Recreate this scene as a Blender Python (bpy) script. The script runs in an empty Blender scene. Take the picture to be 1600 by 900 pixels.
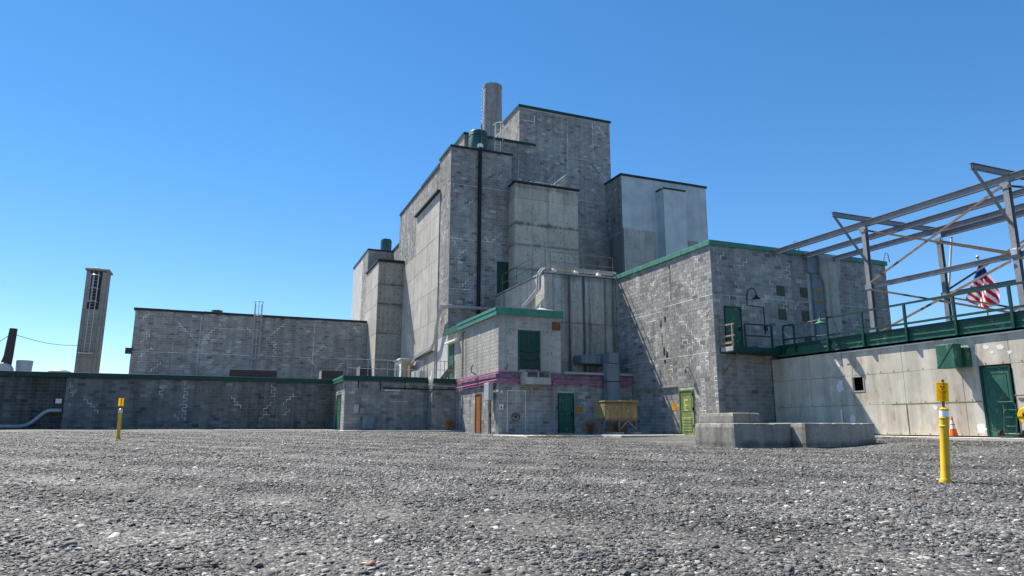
import bpy, math, random
import numpy as np
from mathutils import Vector, Matrix
sc = bpy.context.scene
C = sc.collection
R = math.radians

# ------------------------------------------------------------------ camera
cam_d = bpy.data.cameras.new('camera'); cam = bpy.data.objects.new('camera', cam_d); C.objects.link(cam)
yaw, pitch, roll = R(21.924), R(11.418), R(.117)
fwd = Vector((math.sin(yaw)*math.cos(pitch), math.cos(yaw)*math.cos(pitch), math.sin(pitch)))
rgt = Vector((math.cos(yaw), -math.sin(yaw), 0)); up = rgt.cross(fwd)
r2 = rgt*math.cos(roll)+up*math.sin(roll); u2 = up*math.cos(roll)-rgt*math.sin(roll)
cam.matrix_world = Matrix(((r2.x, u2.x, -fwd.x, 0), (r2.y, u2.y, -fwd.y, 0), (r2.z, u2.z, -fwd.z, .4365), (0, 0, 0, 1)))
cam_d.sensor_width = 36; cam_d.lens = 36*1064.94/1600; cam_d.clip_start = .05; cam_d.clip_end = 6000
sc.camera = cam

# ------------------------------------------------------------------ world, sun, exposure
SUN = Vector((-.3, .62, 1)).normalized()
elev = math.asin(SUN.z); azim = math.atan2(SUN.x, SUN.y)
w = bpy.data.worlds.new('World'); sc.world = w; w.use_nodes = True
nt = w.node_tree; nt.nodes.clear()
sky = nt.nodes.new('ShaderNodeTexSky'); sky.sky_type = 'NISHITA'; sky.sun_disc = False
sky.sun_elevation = elev; sky.sun_rotation = azim; sky.altitude = 2500; sky.air_density = 1.0; sky.dust_density = .05; sky.ozone_density = 2.0
hs = nt.nodes.new('ShaderNodeHueSaturation'); hs.inputs['Saturation'].default_value = 1.4; hs.inputs['Value'].default_value = 1.0
bg = nt.nodes.new('ShaderNodeBackground'); bg.inputs['Strength'].default_value = .126
wo = nt.nodes.new('ShaderNodeOutputWorld')
gm = nt.nodes.new('ShaderNodeGamma'); gm.inputs[1].default_value = .82; nt.links.new(sky.outputs[0], gm.inputs[0]); nt.links.new(gm.outputs[0], hs.inputs['Color']); nt.links.new(hs.outputs[0], bg.inputs[0]); nt.links.new(bg.outputs[0], wo.inputs[0])
sd = bpy.data.lights.new('sun', 'SUN'); sd.energy = 5.0; sd.angle = R(.5); sd.color = (1, .93, .82)
so = bpy.data.objects.new('sun', sd); C.objects.link(so); so.location = (0, 0, 60)
so.rotation_euler = SUN.to_track_quat('Z', 'Y').to_euler()
sc.view_settings.view_transform = 'Standard'; sc.view_settings.look = 'None'; sc.view_settings.gamma = 1
sc.view_settings.exposure = 1.0

# ------------------------------------------------------------------ materials
def mat_new(name):
    m = bpy.data.materials.new(name); m.use_nodes = True
    n = m.node_tree.nodes; l = m.node_tree.links
    return m, n, l, n['Principled BSDF']
def N(n, t, **k):
    o = n.new(t)
    for a, b in k.items():
        if a in o.inputs: o.inputs[a].default_value = b
        else: setattr(o, a, b)
    return o
def ramp(n, stops):
    r = n.new('ShaderNodeValToRGB'); e = r.color_ramp.elements
    while len(e) < len(stops): e.new(.5)
    for i, (p, c) in enumerate(stops):
        e[i].position = p; e[i].color = (*c, 1) if len(c) == 3 else c
    return r
def pos(n, l, scale=(1, 1, 1)):
    g = n.new('ShaderNodeNewGeometry'); mp = n.new('ShaderNodeMapping'); mp.inputs['Scale'].default_value = scale
    l.new(g.outputs['Position'], mp.inputs['Vector']); return mp.outputs[0]
def noise(n, l, scale, detail=4, vec=(1, 1, 1), rough=.55):
    t = N(n, 'ShaderNodeTexNoise', Scale=scale, Detail=detail, Roughness=rough); l.new(pos(n, l, vec), t.inputs['Vector']); return t.outputs['Fac']
def mul(n, l, a, b, fac=1.0):
    m = N(n, 'ShaderNodeMix', data_type='RGBA', blend_type='MULTIPLY'); m.inputs[0].default_value = fac
    l.new(a, m.inputs[6]); l.new(b, m.inputs[7]); return m.outputs[2]
def mixc(n, l, f, a, col):
    m = N(n, 'ShaderNodeMix', data_type='RGBA'); l.new(f, m.inputs[0]); l.new(a, m.inputs[6])
    if isinstance(col, tuple): m.inputs[7].default_value = (*col, 1)
    else: l.new(col, m.inputs[7])
    return m.outputs[2]
def bump(n, l, b, h, strength=.4, dist=.01):
    bp = N(n, 'ShaderNodeBump', Strength=strength, Distance=dist); l.new(h, bp.inputs['Height']); l.new(bp.outputs[0], b.inputs['Normal'])
def g3(v): return (v, v, v)

def cmu(name, cols, streak=.25, pink=False, stain=0):
    m, n, l, b = mat_new(name)
    at = N(n, 'ShaderNodeAttribute', attribute_name='tone')
    k = len(cols)
    rp = ramp(n, [(p, c) for p, c in cols]); l.new(at.outputs['Fac'], rp.inputs[0])
    c = rp.outputs[0]
    r1 = ramp(n, [(.3, g3(.82)), (.7, g3(1.1))]); l.new(noise(n, l, .45, 5), r1.inputs[0]); c = mul(n, l, c, r1.outputs[0])
    r0 = ramp(n, [(.3, g3(.84)), (.7, g3(1.12))]); l.new(noise(n, l, .13, 3), r0.inputs[0]); c = mul(n, l, c, r0.outputs[0])
    r2_ = ramp(n, [(.35, g3(1-streak)), (.62, g3(1.06))]); l.new(noise(n, l, 1.0, 5, (2.6, 2.6, .16)), r2_.inputs[0]); c = mul(n, l, c, r2_.outputs[0])
    r3 = ramp(n, [(.3, g3(.8)), (.7, g3(1.14))]); l.new(noise(n, l, 22, 4), r3.inputs[0]); c = mul(n, l, c, r3.outputs[0])
    if stain:
        r4 = ramp(n, [(.52, g3(0)), (.72, g3(stain))]); l.new(noise(n, l, .8, 5, (1.5, 1.5, .3)), r4.inputs[0]); c = mixc(n, l, r4.outputs[0], c, (.03, .026, .022))
    if pink:
        sx = n.new('ShaderNodeSeparateXYZ'); l.new(pos(n, l), sx.inputs[0])
        ns = noise(n, l, 1.1, 4)
        ad = N(n, 'ShaderNodeMath', operation='MULTIPLY_ADD'); l.new(ns, ad.inputs[0]); ad.inputs[1].default_value = 1.1; l.new(sx.outputs['Z'], ad.inputs[2])
        r5 = ramp(n, [(.0, g3(0)), (.5, g3(0)), (.62, g3(.75)), (.75, g3(.75)), (.86, g3(0))])
        mr = N(n, 'ShaderNodeMapRange'); mr.inputs[1].default_value = 1; mr.inputs[2].default_value = 6; l.new(ad.outputs[0], mr.inputs[0])
        l.new(mr.outputs[0], r5.inputs[0]); c = mixc(n, l, r5.outputs[0], c, (.24, .075, .19))
    l.new(c, b.inputs['Base Color']); b.inputs['Roughness'].default_value = .92; b.inputs['Specular IOR Level'].default_value = .25
    bump(n, l, b, noise(n, l, 55, 3), .5, .006)
    return m
GREY = [(0, (.13, .13, .135)), (.22, (.205, .208, .215)), (.36, (.24, .234, .229)), (.48, (.255, .262, .272)), (.6, (.285, .277, .272)), (.72, (.3, .307, .315)), (.9, (.34, .338, .335)), (1, (.46, .465, .47))]
GREY = [(p, (c[0]*1.17, c[1]*1.14, c[2]*1.07)) for p, c in GREY]
M = {}
M['cmu'] = cmu('grey_block', GREY)
M['cmu_dark'] = cmu('shade_darkened_block', [(p, tuple(v*.62 for v in c)) for p, c in GREY], .4, stain=.6)  # grey block with shade and lens vignette put into its colour, plus random stains
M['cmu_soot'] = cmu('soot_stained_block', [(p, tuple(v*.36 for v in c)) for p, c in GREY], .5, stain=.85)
M['cmu_pink'] = cmu('block_with_magenta_overspray', [(p, tuple(v*1.05 for v in c)) for p, c in GREY], .3, pink=True)
M['cmu_cream'] = cmu('cream_painted_block', [(0, (.4, .38, .34)), (.5, (.455, .435, .39)), (1, (.5, .48, .435))], .22)

def simple(name, col, rough=.7, var=.2, metal=0, bs=.15, nscale=9, streak=0, rust=0, spec=.3, vec=(2.5, 2.5, .2), rustcol=(.16, .06, .025), wear=None):
    m, n, l, b = mat_new(name)
    r1 = ramp(n, [(.3, tuple(v*(1-var) for v in col)), (.7, tuple(min(1, v*(1+var)) for v in col))]); l.new(noise(n, l, nscale, 5), r1.inputs[0]); c = r1.outputs[0]
    rb = ramp(n, [(.3, g3(.86)), (.7, g3(1.1))]); l.new(noise(n, l, .9, 4), rb.inputs[0]); c = mul(n, l, c, rb.outputs[0])
    if streak:
        r2_ = ramp(n, [(.36, g3(1-streak)), (.6, g3(1.03))]); l.new(noise(n, l, 1.2, 6, vec), r2_.inputs[0]); c = mul(n, l, c, r2_.outputs[0])
    if rust:
        r3 = ramp(n, [(.56, g3(0)), (.7, g3(rust))]); l.new(noise(n, l, 1.6, 7, (2, 2, .7)), r3.inputs[0]); c = mixc(n, l, r3.outputs[0], c, rustcol)
    if wear:
        r4 = ramp(n, [(.6, g3(0)), (.66, g3(.8))]); l.new(noise(n, l, 3.1, 8), r4.inputs[0]); c = mixc(n, l, r4.outputs[0], c, wear)
    l.new(c, b.inputs['Base Color']); b.inputs['Roughness'].default_value = rough; b.inputs['Metallic'].default_value = metal; b.inputs['Specular IOR Level'].default_value = spec
    if bs: bump(n, l, b, noise(n, l, 30, 4), bs, .01)
    return m
def concrete(name, col, streak=.3, rust=0, bands=(), blotch=.3, xbands=()):
    m, n, l, b = mat_new(name)
    r1 = ramp(n, [(.28, tuple(v*.76 for v in col)), (.5, col), (.75, tuple(v*1.14 for v in col))]); l.new(noise(n, l, .7, 7, rough=.65), r1.inputs[0]); c = r1.outputs[0]
    ro = n.new('ShaderNodeObjectInfo'); rr = ramp(n, [(0, g3(.9)), (1, g3(1.1))]); l.new(ro.outputs['Random'], rr.inputs[0]); c = mul(n, l, c, rr.outputs[0])
    r2_ = ramp(n, [(.36, g3(1-streak)), (.5, g3(1.02))]); l.new(noise(n, l, 1.0, 8, (1.5, 1.5, .05), .68), r2_.inputs[0]); c = mul(n, l, c, r2_.outputs[0])
    r4 = ramp(n, [(.3, g3(.88)), (.6, g3(1.05))]); l.new(noise(n, l, 1.0, 6, (5, 5, .8), .6), r4.inputs[0]); c = mul(n, l, c, r4.outputs[0])
    r3 = ramp(n, [(.32, g3(.8)), (.68, g3(1.12))]); l.new(noise(n, l, 9, 7, rough=.7), r3.inputs[0]); c = mul(n, l, c, r3.outputs[0])
    r6 = ramp(n, [(.55, g3(0)), (.75, g3(blotch))]); l.new(noise(n, l, 1.9, 8, (1, 1, .8), .7), r6.inputs[0]); c = mixc(n, l, r6.outputs[0], c, tuple(v*.35 for v in col))
    if rust:
        r5 = ramp(n, [(.54, g3(0)), (.7, g3(rust))]); l.new(noise(n, l, .7, 7, (2, 2, .2)), r5.inputs[0]); c = mixc(n, l, r5.outputs[0], c, (.3, .15, .055))
    for (z, h, amt) in bands:            # dirt collected along the pour joints, with ragged drips below
        sx = n.new('ShaderNodeSeparateXYZ'); l.new(pos(n, l), sx.inputs[0])
        nz = noise(n, l, 1.3, 7, (1.4, 1.4, .5), .7)
        sb = N(n, 'ShaderNodeMath', operation='SUBTRACT'); sb.inputs[0].default_value = z+.04; l.new(sx.outputs['Z'], sb.inputs[1])
        dv = N(n, 'ShaderNodeMath', operation='DIVIDE'); l.new(sb.outputs[0], dv.inputs[0]); dv.inputs[1].default_value = h
        md = N(n, 'ShaderNodeMath', operation='SUBTRACT'); l.new(nz, md.inputs[0]); ab = N(n, 'ShaderNodeMath', operation='ABSOLUTE'); l.new(dv.outputs[0], ab.inputs[0]); 
        hf = N(n, 'ShaderNodeMath', operation='MULTIPLY'); l.new(ab.outputs[0], hf.inputs[0]); hf.inputs[1].default_value = .5; l.new(hf.outputs[0], md.inputs[1])
        rr_ = ramp(n, [(.3, g3(0)), (.52, g3(amt))]); l.new(md.outputs[0], rr_.inputs[0]); c = mixc(n, l, rr_.outputs[0], c, tuple(v*.25 for v in col))
    for (x0, wd, amt) in xbands:         # water streaks running down from the roof edge
        sx = n.new('ShaderNodeSeparateXYZ'); l.new(pos(n, l), sx.inputs[0])
        nz = noise(n, l, 1.2, 6, (2.5, 2.5, .22), .65)
        sb = N(n, 'ShaderNodeMath', operation='SUBTRACT'); l.new(sx.outputs['X'], sb.inputs[0]); sb.inputs[1].default_value = x0
        ab = N(n, 'ShaderNodeMath', operation='ABSOLUTE'); l.new(sb.outputs[0], ab.inputs[0])
        dv = N(n, 'ShaderNodeMath', operation='DIVIDE'); l.new(ab.outputs[0], dv.inputs[0]); dv.inputs[1].default_value = wd*2
        md = N(n, 'ShaderNodeMath', operation='SUBTRACT'); l.new(nz, md.inputs[0]); l.new(dv.outputs[0], md.inputs[1])
        rr_ = ramp(n, [(.05, g3(0)), (.45, g3(amt))]); l.new(md.outputs[0], rr_.inputs[0]); c = mixc(n, l, rr_.outputs[0], c, tuple(v*.2 for v in col))
    l.new(c, b.inputs['Base Color']); b.inputs['Roughness'].default_value = .88; b.inputs['Specular IOR Level'].default_value = .25
    bump(n, l, b, noise(n, l, 9, 6), .45, .012)
    return m
M['mortar'] = simple('mortar', (.44, .44, .43), .95, .2, bs=.2)
M['mortar_dark'] = simple('dark_mortar', (.2, .2, .2), .95, .25, bs=.2)  # darker mortar for the cores of the low front buildings
M['mortar_cream'] = simple('cream_mortar', (.5, .48, .44), .95, .1)
M['repair'] = simple('pale_repointing_mortar', (.64, .63, .6), .95, .45, nscale=3.5)
M['repair_bright'] = simple('white_repointing_mortar', (.74, .73, .7), .95, .3, nscale=4)
M['conc'] = concrete('board_formed_concrete', (.4, .385, .345))
M['conc_shaft'] = concrete('shaft_concrete', (.42, .395, .335), .25, bands=((14.75, .45, .85), (13.2, .4, .7), (17.6, .5, .6), (11.4, .35, .5)))
M['conc_dark'] = concrete('stained_concrete', (.3, .295, .27), .55)
M['conc_streak'] = concrete('water_streaked_concrete', (.42, .405, .36), .5, bands=((9.3, .5, .5), (6.5, .2, .5)), blotch=.4, xbands=((18.42, .24, .95), (19.42, .17, .95), (19.8, .14, .6), (20.9, .15, .6), (21.5, .22, .8), (17.35, .14, .55)))
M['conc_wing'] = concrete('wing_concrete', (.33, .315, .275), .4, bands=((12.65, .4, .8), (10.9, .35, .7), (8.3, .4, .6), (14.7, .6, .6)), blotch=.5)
M['conc_pale'] = concrete('pale_concrete', (.43, .41, .365), .22)
M['conc_found'] = concrete('weathered_foundation_concrete', (.3, .285, .25), .4, bands=((-.2, .35, .7), (.55, .18, .5)), blotch=.55)
M['slab'] = concrete('apron_concrete', (.5, .475, .42), .1, blotch=.15)
M['joint'] = simple('dark_joint', (.1, .095, .085), .95)
M['hole'] = simple('tie_hole', (.02, .018, .016), .95, bs=0)
M['duct'] = simple('dull_blue_grey_metal', (.19, .235, .26), .55, .12, streak=.3, bs=.08, rust=.2)
M['paintgrey'] = simple('blue_grey_paint', (.45, .5, .515), .7, .05, streak=.06, bs=.05, nscale=2)
M['white'] = simple('white_painted_panel', (.58, .53, .44), .65, .05, nscale=3, streak=.26, bs=.04, rust=.55, rustcol=(.36, .2, .085), vec=(1.6, 1.6, .1))
M['whitep'] = simple('white_paint', (.75, .74, .7), .6, .08, bs=.05)
M['green'] = simple('green_paint', (.028, .125, .085), .55, .16, streak=.25, bs=.05, rust=.35, rustcol=(.06, .085, .055), wear=(.16, .2, .16))
M['green_dk'] = simple('dark_green_trim', (.008, .05, .04), .5, .2, bs=.05)
M['green_lt'] = simple('green_metal_fascia', (.06, .23, .165), .5, .15, bs=.05, streak=.2, rust=.3, rustcol=(.1, .15, .11))
M['door_lime'] = simple('lime_green_door_paint', (.17, .235, .085), .6, .2, rust=.75, rustcol=(.3, .27, .1), streak=.15)
M['trim'] = simple('black_trim', (.02, .024, .026), .6, .2)
M['black'] = simple('black_pipe', (.008, .008, .009), .5, .2)
M['void'] = simple('dark_interior', (.01, .01, .01), .95, bs=0)
M['steel'] = simple('grey_painted_steel', (.25, .255, .27), .5, .15, metal=.25, rust=.35, bs=.1)
M['rusty'] = simple('rusty_steel', (.19, .12, .08), .8, .35, rust=.6, rustcol=(.34, .27, .19))
M['rust_dark'] = simple('dark_rusty_bar', (.09, .065, .05), .75, .3, rust=.5)
M['galv'] = simple('galvanised_metal', (.45, .46, .47), .4, .12, metal=.6, bs=.05)
M['galvp'] = simple('grey_pipe_paint', (.36, .37, .38), .55, .12, bs=.05)
M['pink'] = simple('magenta_paint', (.5, .13, .28), .65, .45, bs=.05)
M['purple'] = simple('faded_purple_paint', (.25, .135, .22), .7, .35, streak=.4, rust=.7, rustcol=(.36, .1, .22))
M['orange'] = simple('rust_orange_door', (.3, .1, .025), .7, .3, streak=.3)
M['bin'] = simple('chipped_yellow_paint', (.25, .19, .09), .7, .25, rust=.9, rustcol=(.33, .33, .3), wear=(.13, .07, .04), streak=.3)
M['yellow'] = simple('yellow_plastic', (.78, .46, .006), .45, .1, bs=.04, spec=.4, streak=.18, wear=(.5, .3, .05))
M['signo'] = simple('sign_orange', (.8, .26, .01), .45, .03, bs=0)
M['magenta'] = simple('sign_magenta', (.55, .01, .04), .5, .03, bs=0)
M['ink'] = simple('sign_ink', (.02, .018, .015), .6, 0, bs=0)
M['cone'] = simple('orange_rubber', (.85, .14, .02), .5, .06, bs=.03)
M['refl'] = simple('reflective_white', (.72, .75, .8), .35, .05, bs=0)
M['rubber'] = simple('black_rubber', (.02, .02, .02), .8, .2, bs=.1)
M['redhub'] = simple('red_hub', (.4, .02, .02), .5, .1, bs=0)
M['ac'] = simple('dark_brown_metal', (.035, .03, .03), .6, .2, bs=.05)
M['tan'] = simple('tan_paint', (.5, .43, .27), .7, .1)
M['oldwood'] = simple('weathered_timber', (.3, .24, .16), .85, .3, streak=.2)
M['tank'] = simple('teal_green_tank', (.03, .105, .1), .5, .4, rust=.7, rustcol=(.02, .03, .03), bs=.05)
M['straw'] = simple('dry_straw', (.42, .3, .14), .9, .3, bs=0)
M['weed'] = simple('tumbleweed_twigs', (.26, .17, .1), .9, .3, bs=0)
M['cable'] = simple('dark_cable', (.03, .03, .03), .7, .1, bs=0)
def cloth(name, col, tr=.5):
    m, n, l, b = mat_new(name); b.inputs['Base Color'].default_value = (*col, 1); b.inputs['Roughness'].default_value = .85
    t = N(n, 'ShaderNodeBsdfTranslucent'); t.inputs[0].default_value = (*col, 1); mx = n.new('ShaderNodeMixShader'); mx.inputs[0].default_value = tr
    l.new(b.outputs[0], mx.inputs[1]); l.new(t.outputs[0], mx.inputs[2]); l.new(mx.outputs[0], n['Material Output'].inputs[0]); return m
M['signy'] = cloth('sign_yellow', (.95, .7, .01), .6); M['flagr'] = cloth('flag_red', (.6, .02, .04)); M['flagw'] = cloth('flag_white', (.85, .85, .85)); M['flagb'] = cloth('flag_blue', (.015, .04, .22))
M['patch'] = simple('olive_patch', (.085, .085, .06), .8, .4)
M['roof'] = simple('roofing', (.3, .3, .29), .9, .2)
M['terracotta'] = simple('rust_brown_vent', (.2, .085, .04), .8, .3)
M['towerc'] = concrete('brownish_concrete', (.27, .252, .225), .35)
M['stackc'] = concrete('chimney_concrete', (.3, .29, .265), .35)

# ------------------------------------------------------------------ mesh helpers
class MB:
    def __init__(s): s.v = []; s.f = []; s.t = []; s.mi = []; s.cm = 0
    def add(s, vs, fs, tone=.5):
        o = len(s.v); s.v += [tuple(p) for p in vs]
        for f in fs: s.f.append(tuple(i+o for i in f)); s.t.append(tone); s.mi.append(s.cm)
        return s
    def box(s, x0, x1, y0, y1, z0, z1):
        return s.add([(x0, y0, z0), (x1, y0, z0), (x1, y1, z0), (x0, y1, z0), (x0, y0, z1), (x1, y0, z1), (x1, y1, z1), (x0, y1, z1)],
                     [(0, 3, 2, 1), (4, 5, 6, 7), (0, 1, 5, 4), (1, 2, 6, 5), (2, 3, 7, 6), (3, 0, 4, 7)])
    def bbox(s, x0, x1, y0, y1, z0, z1, b=.02):   # bevelled box
        vs = []; X = (x0, x1); Y = (y0, y1); Z = (z0, z1)
        idx = {}
        for i in (0, 1):
            for j in (0, 1):
                for k in (0, 1):
                    sx, sy, sz = (1-2*i)*b, (1-2*j)*b, (1-2*k)*b
                    for a in range(3):
                        p = [X[i]+sx, Y[j]+sy, Z[k]+sz]; p[a] = (X[i], Y[j], Z[k])[a]
                        idx[i, j, k, a] = len(vs); vs.append(tuple(p))
        fs = []
        for a in range(3):
            o1, o2 = [q for q in range(3) if q != a]
            for e in (0, 1):
                q = []
                for (m1, m2) in ((0, 0), (1, 0), (1, 1), (0, 1)):
                    t = [0, 0, 0]; t[a] = e; t[o1] = m1; t[o2] = m2; q.append(idx[t[0], t[1], t[2], a])
                fs.append(tuple(q))
        for a in range(3):
            o1, o2 = [q for q in range(3) if q != a]
            for m1 in (0, 1):
                for m2 in (0, 1):
                    q = []
                    for e, ax in ((0, o1), (1, o1), (1, o2), (0, o2)):
                        t = [0, 0, 0]; t[a] = e; t[o1] = m1; t[o2] = m2; q.append(idx[t[0], t[1], t[2], ax])
                    fs.append(tuple(q))
        for i in (0, 1):
            for j in (0, 1):
                for k in (0, 1): fs.append((idx[i, j, k, 0], idx[i, j, k, 1], idx[i, j, k, 2]))
        return s.add(vs, fs)
    def tube(s, pts, r, n=8, caps=True, r1=None):
        pts = [Vector(p) for p in pts]; k = len(pts); vs = []; prev = None
        for i, p in enumerate(pts):
            d = (pts[min(i+1, k-1)]-pts[max(i-1, 0)]).normalized()
            if prev is None:
                a = Vector((0, 0, 1)) if abs(d.z) < .9 else Vector((1, 0, 0)); a = (a-d*a.dot(d)).normalized()
            else: a = (prev-d*prev.dot(d)).normalized()
            prev = a; b = d.cross(a); rr = r if r1 is None else r+(r1-r)*i/(k-1)
            for q in range(n):
                t = 2*math.pi*q/n; vs.append(p+a*(rr*math.cos(t))+b*(rr*math.sin(t)))
        fs = []
        for i in range(k-1):
            for q in range(n):
                fs.append((i*n+q, i*n+(q+1) % n, (i+1)*n+(q+1) % n, (i+1)*n+q))
        if caps: fs.append(tuple(range(n))); fs.append(tuple((k-1)*n+q for q in range(n)))
        return s.add(vs, fs)
    def bar(s, p0, p1, wd, ht, upv=(0, 0, 1)):
        p0, p1 = Vector(p0), Vector(p1); d = (p1-p0).normalized(); u = Vector(upv); u = (u-d*u.dot(d)).normalized(); c = d.cross(u)
        vs = []
        for p in (p0, p1):
            for a, b in ((-1, -1), (1, -1), (1, 1), (-1, 1)): vs.append(p+c*(a*wd/2)+u*(b*ht/2))
        return s.add(vs, [(0, 1, 2, 3), (4, 7, 6, 5), (0, 4, 5, 1), (1, 5, 6, 2), (2, 6, 7, 3), (3, 7, 4, 0)])
    def ibeam(s, p0, p1, wd, ht, tf=.018, upv=(0, 0, 1)):
        p0, p1 = Vector(p0), Vector(p1); d = (p1-p0).normalized(); u = Vector(upv); u = (u-d*u.dot(d)).normalized()
        s.bar(p0+u*(ht/2-tf/2), p1+u*(ht/2-tf/2), wd, tf, upv); s.bar(p0-u*(ht/2-tf/2), p1-u*(ht/2-tf/2), wd, tf, upv)
        s.bar(p0, p1, tf*.8, ht-2*tf-.002, upv); return s
    def lathe(s, c, prof, n=20, axis=2):
        vs = []; 
        for r, z in prof:
            for q in range(n):
                t = 2*math.pi*q/n; a, b = r*math.cos(t), r*math.sin(t)
                p = {2: (a, b, z), 1: (a, z, b), 0: (z, a, b)}[axis]
                vs.append((c[0]+p[0], c[1]+p[1], c[2]+p[2]))
        fs = []
        for i in range(len(prof)-1):
            for q in range(n): fs.append((i*n+q, i*n+(q+1) % n, (i+1)*n+(q+1) % n, (i+1)*n+q))
        fs.append(tuple(range(n))[::-1]); fs.append(tuple((len(prof)-1)*n+q for q in range(n)))
        return s.add(vs, fs)
def rough_box(x0, x1, y0, y1, z0, z1, step=.13, chip=.022, seed=0):
    r = random.Random(seed); m = MB(); key = {}
    nx, ny, nz = [max(2, int(round((b-a)/step))) for a, b in ((x0, x1), (y0, y1), (z0, z1))]
    def vid(i, j, k):
        if (i, j, k) not in key:
            e = [i in (0, nx), j in (0, ny), k in (0, nz)]; c = chip*(r.random()**6)*1.5+.012 if sum(e) > 1 else r.uniform(-.004, .004)
            p = [x0+(x1-x0)*i/nx, y0+(y1-y0)*j/ny, z0+(z1-z0)*k/nz]
            for a, (q, n_) in enumerate(((i, nx), (j, ny), (k, nz))):
                if e[a]: p[a] += c*(1 if q == 0 else -1)
                elif sum(e) > 1: p[a] += r.uniform(-.03, .03)
            key[i, j, k] = len(m.v); m.v.append(tuple(p))
        return key[i, j, k]
    def q(a, b, c, d): m.f.append((vid(*a), vid(*b), vid(*c), vid(*d))); m.t.append(.5); m.mi.append(0)
    for i in range(nx):
        for j in range(ny):
            for k in (0, nz): q((i, j, k), (i+1, j, k), (i+1, j+1, k), (i, j+1, k))
        for k in range(nz):
            for j in (0, ny): q((i, j, k), (i+1, j, k), (i+1, j, k+1), (i, j, k+1))
    for j in range(ny):
        for k in range(nz):
            for i in (0, nx): q((i, j, k), (i, j+1, k), (i, j+1, k+1), (i, j, k+1))
    return m
def link(name, mb, mat, parent=None, org=(0, 0, 0), smooth=False, kind=None, tone=False):
    me = bpy.data.meshes.new(name)
    v = np.array(mb.v, float)-np.array(org)
    me.from_pydata(v.tolist(), [], mb.f); 
    for m in (mat if isinstance(mat, (list, tuple)) else [mat]): me.materials.append(M[m] if isinstance(m, str) else m)
    if isinstance(mat, (list, tuple)): me.polygons.foreach_set('material_index', mb.mi)
    if smooth:
        me.polygons.foreach_set('use_smooth', [True]*len(me.polygons)); 
        try: me.set_sharp_from_angle(angle=R(40))
        except Exception: pass
    if tone:
        a = me.attributes.new('tone', 'FLOAT', 'FACE'); a.data.foreach_set('value', mb.t)
    me.update()
    o = bpy.data.objects.new(name, me); C.objects.link(o)
    if parent: o.parent = parent
    if kind: o['kind'] = kind
    return o
class Thing:
    def __init__(s, name, label, cat, base, group=None):
        s.o = bpy.data.objects.new(name, None); C.objects.link(s.o); s.o.location = base; s.o.empty_display_size = .3
        s.b = tuple(base); s.o['label'] = label; s.o['category'] = cat
        if group: s.o['group'] = group
    def part(s, name, mb, mat, under=None, smooth=False, kind=None, tone=False, label=None):
        o = link(name, mb, mat, under or s.o, s.b, smooth, kind, tone)
        if label: o['label'] = label
        return o
def single(name, label, cat, base, mb, mat, smooth=False, group=None):
    o = link(name, mb, mat, None, base, smooth); o.location = base; o['label'] = label; o['category'] = cat
    if group: o['group'] = group
    return o
def struct(name, mb, mat, smooth=False):
    o = link(name, mb, mat, None, (0, 0, 0), smooth); o['kind'] = 'structure'; return o

# ------------------------------------------------------------------ block walls
CH, CL = .2032, .4064
class Face:      # 'F': faces the camera side (-Y), s runs along X;  'L': faces -X, s runs along Y
    def __init__(s, kind, at, s0, s1, z0, z1): s.k, s.at, s.s0, s.s1, s.z0, s.z1 = kind, at, s0, s1, z0, z1
    def p(s, u, d, z): return (u, s.at-d, z) if s.k == 'F' else (s.at-d, u, z)
BLOCKMESH = {}
def block_verts(face, u0, u1, z0, z1, top, b=.006):
    P = face.p
    return [P(u0, -.004, z0), P(u1, -.004, z0), P(u1, -.004, z1), P(u0, -.004, z1),
            P(u0, top-b, z0), P(u1, top-b, z0), P(u1, top-b, z1), P(u0, top-b, z1),
            P(u0+b, top, z0+b), P(u1-b, top, z0+b), P(u1-b, top, z1-b), P(u0+b, top, z1-b)]
BF = [(8, 9, 10, 11), (4, 5, 9, 8), (5, 6, 10, 9), (6, 7, 11, 10), (7, 4, 8, 11), (0, 1, 5, 4), (1, 2, 6, 5), (2, 3, 7, 6), (3, 0, 4, 7)]
def tone_pick(rng):
    r = rng.random()
    return min(1, max(0, rng.gauss(.52, .175))) if r < .95 else (rng.uniform(.82, .97) if r < .98 else rng.uniform(0, .15))
def block_mesh(kind, ti, mat):
    key = (kind, ti, mat)
    if key not in BLOCKMESH:
        f = Face(kind, 0, 0, 1, 0, 1); hw = (CL-.015)/2; hh = (CH-.015)/2
        me = bpy.data.meshes.new('block'); me.from_pydata(block_verts(f, -hw, hw, -hh, hh, .012), [], BF); me.materials.append(M[mat])
        a = me.attributes.new('tone', 'FLOAT', 'FACE'); a.data.foreach_set('value', [(ti+.5)/20]*len(BF)); BLOCKMESH[key] = me
    return BLOCKMESH[key]
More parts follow.
